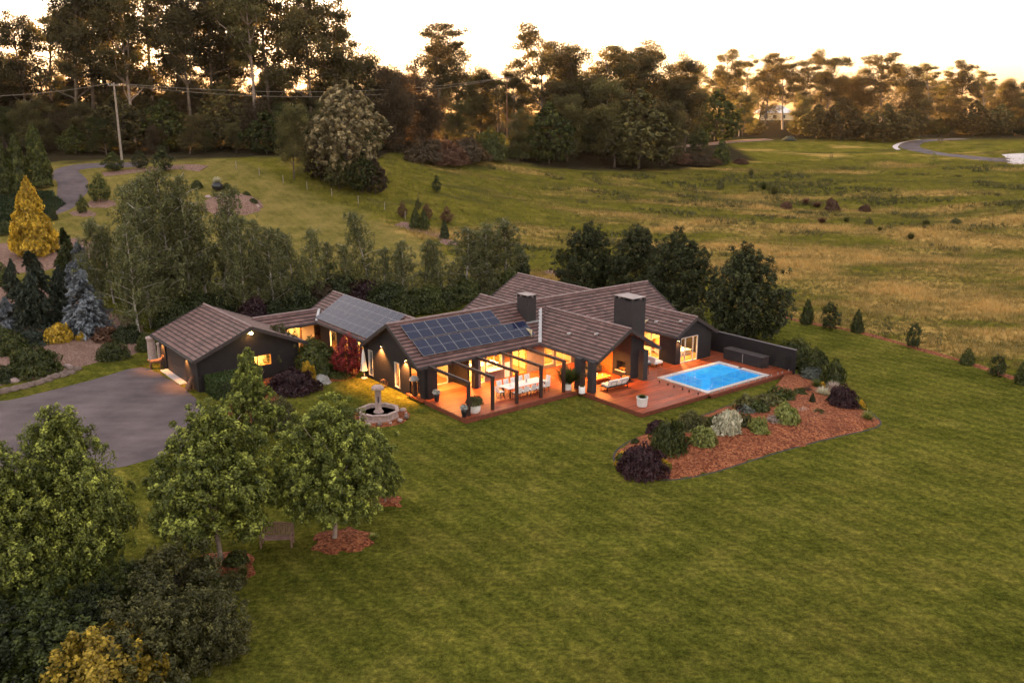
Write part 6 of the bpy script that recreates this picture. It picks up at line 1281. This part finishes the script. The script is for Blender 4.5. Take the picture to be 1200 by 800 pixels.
potted(9.9, -.55, FL, 'small white square planter between the lounge pillars', [(.24, 0), (.24, .5), (.2, .5), (.2, .42), (0, .4)], 'white', DM[1], 'bush', (.2, .2, .2), .4)

# stuff: long paddock grass and dark ground cover
def tufts(name, X, Y, hgt, wid, var, mat, per=5):
    n = len(X); rng = np.random.default_rng(9); Zz = gz(X, Y); a = rng.random((n, per)) * 6.283; le = .55 + .6 * rng.random((n, per)); h = hgt[:, None] * le
    bx = X[:, None] + np.cos(a) * .22 * rng.random((n, per)); by = Y[:, None] + np.sin(a) * .22 * rng.random((n, per)); sx = -np.sin(a + .6) * wid[:, None]; sy = np.cos(a + .6) * wid[:, None]; lx = np.cos(a) * h * .45; ly = np.sin(a) * h * .45
    zb = np.broadcast_to(Zz[:, None] - .05, bx.shape)
    V = np.stack([np.stack([bx - sx, by - sy, zb], -1), np.stack([bx + sx, by + sy, zb], -1), np.stack([bx + lx, by + ly, zb + h], -1)], 2).reshape(-1, 3)
    m = n * per; return link(name, arr_mesh(name, V, np.arange(m * 3).reshape(m, 3), mat, np.clip(np.repeat(var, per) + rng.normal(size=m) * .12, 0, 1)))
rng = np.random.default_rng(12); n = 200000
X = rng.random(n) * 190 - 35; Y = 60 + rng.random(n) ** 1.3 * 185
k = (Y > np.interp(X, BX, BY) + 1.0) & (Y < tree_edge(X) - 2) & (np.abs(X) < Y * .72 + 12)
ss = straw_f(X, Y); k &= rng.random(n) < (.55 + .45 * ss); X, Y, ss = X[k], Y[k], ss[k]; br = fbm(X / 5 + 3, Y / 4 + 7)
k = ~((np.hypot(X - at(1090, 182).x, (Y - at(1090, 182).y)) < 14)); X, Y, ss, br = X[k], Y[k], ss[k], br[k]
tag(tufts('paddock_grass', X, Y, (.22 + .45 * br * (.5 + ss)), .022 + .02 * ss, np.clip(ss * .75 + (br - .5) * .9, 0, 1), M['tuft'], 6), 'long straw and green grass covering the paddock', 'grass', kind='stuff')
q = [at(*p_) for p_ in ((-40, 232), (60, 226), (76, 240), (50, 258), (0, 262), (-40, 266))]
x0, x1 = min(v.x for v in q), max(v.x for v in q); y0, y1 = min(v.y for v in q), max(v.y for v in q); X = x0 + rng.random(5200) * (x1 - x0); Y = y0 + rng.random(5200) * (y1 - y0)
def inside(X, Y, poly):
    c = np.zeros(len(X), bool)
    for i in range(len(poly)):
        a, b = poly[i], poly[i - 1]; c ^= ((a[1] > Y) != (b[1] > Y)) & (X < (b[0] - a[0]) * (Y - a[1]) / (b[1] - a[1] + 1e-9) + a[0])
    return c
k = inside(X, Y, [(v.x, v.y) for v in q]); X, Y = X[k], Y[k]
tag(tufts('ground_cover', X, Y, np.full(len(X), .5), np.full(len(X), .16), rng.random(len(X)), M['cover'], 7), 'dark green ground cover inside the side drive bend', 'ground cover', kind='stuff')

n = 190000; X = rng.random(n) * 120 - 50; Y = 24 + rng.random(n) ** 1.25 * 62
k = (Y < np.interp(X, BX, BY) - 1.2) & (np.abs(X) < Y * .66 + 4)
for pl_ in (court, bed, [(v.x, v.y) for v in left_bed], [(v.x, v.y) for v in hb], [hw(-.4, -.2), hw(10, -.2), hw(10, -6.6), hw(27.1, -6.9), hw(27.1, 27), hw(-12, 27.5), hw(-12, 16.5), hw(-.4, 13)]): k &= ~inside(X, Y, pl_)
for (px, py, r_) in ((402, 633, 1.7), (254, 668, 2.0), (452, 588, 1.05), (444, 489, 2.4)): q_ = at(px, py); k &= np.hypot(X - q_.x, Y - q_.y) > r_
X, Y = X[k], Y[k]; v_ = fbm(X / 2.5, Y / 2.5) * .9 + (fbm(X / 11 + 5, Y / 9) - .5) * .8 - .15
tag(tufts('lawn_grass', X, Y, np.full(len(X), .085), np.full(len(X), .016), v_, M['lawnb'], 5), 'short mown lawn grass', 'grass', kind='stuff')

n = 26000; X = rng.random(n) * 125 - 5; Y = 120 + rng.random(n) * 105; b_ = fbm(X / 9 + 60, Y / 6 + 4); hol = np.exp(-((X - 62) / 34) ** 2 - ((Y - 178) / 24) ** 2)
k = (b_ + .22 * hol > .64) & (Y < tree_edge(X) - 4) & (Y > np.interp(X, BX, BY) + 4) & (np.hypot(X - 110, Y - 236) > 22); X, Y, b_ = X[k], Y[k], b_[k]
tag(tufts('rush_clumps', X, Y, .35 + .5 * rng.random(len(X)), np.full(len(X), .06), .1 + .5 * rng.random(len(X)), L['olive'], 6), 'dull green rushes in the damp hollow of the paddock', 'rushes', kind='stuff')

p, h = P(331, 437, 381); tree('garden_shrub', 'shrub', 'tall grey green shrub at the garage corner', 'loose', p, h, 'olive', .8, .62)
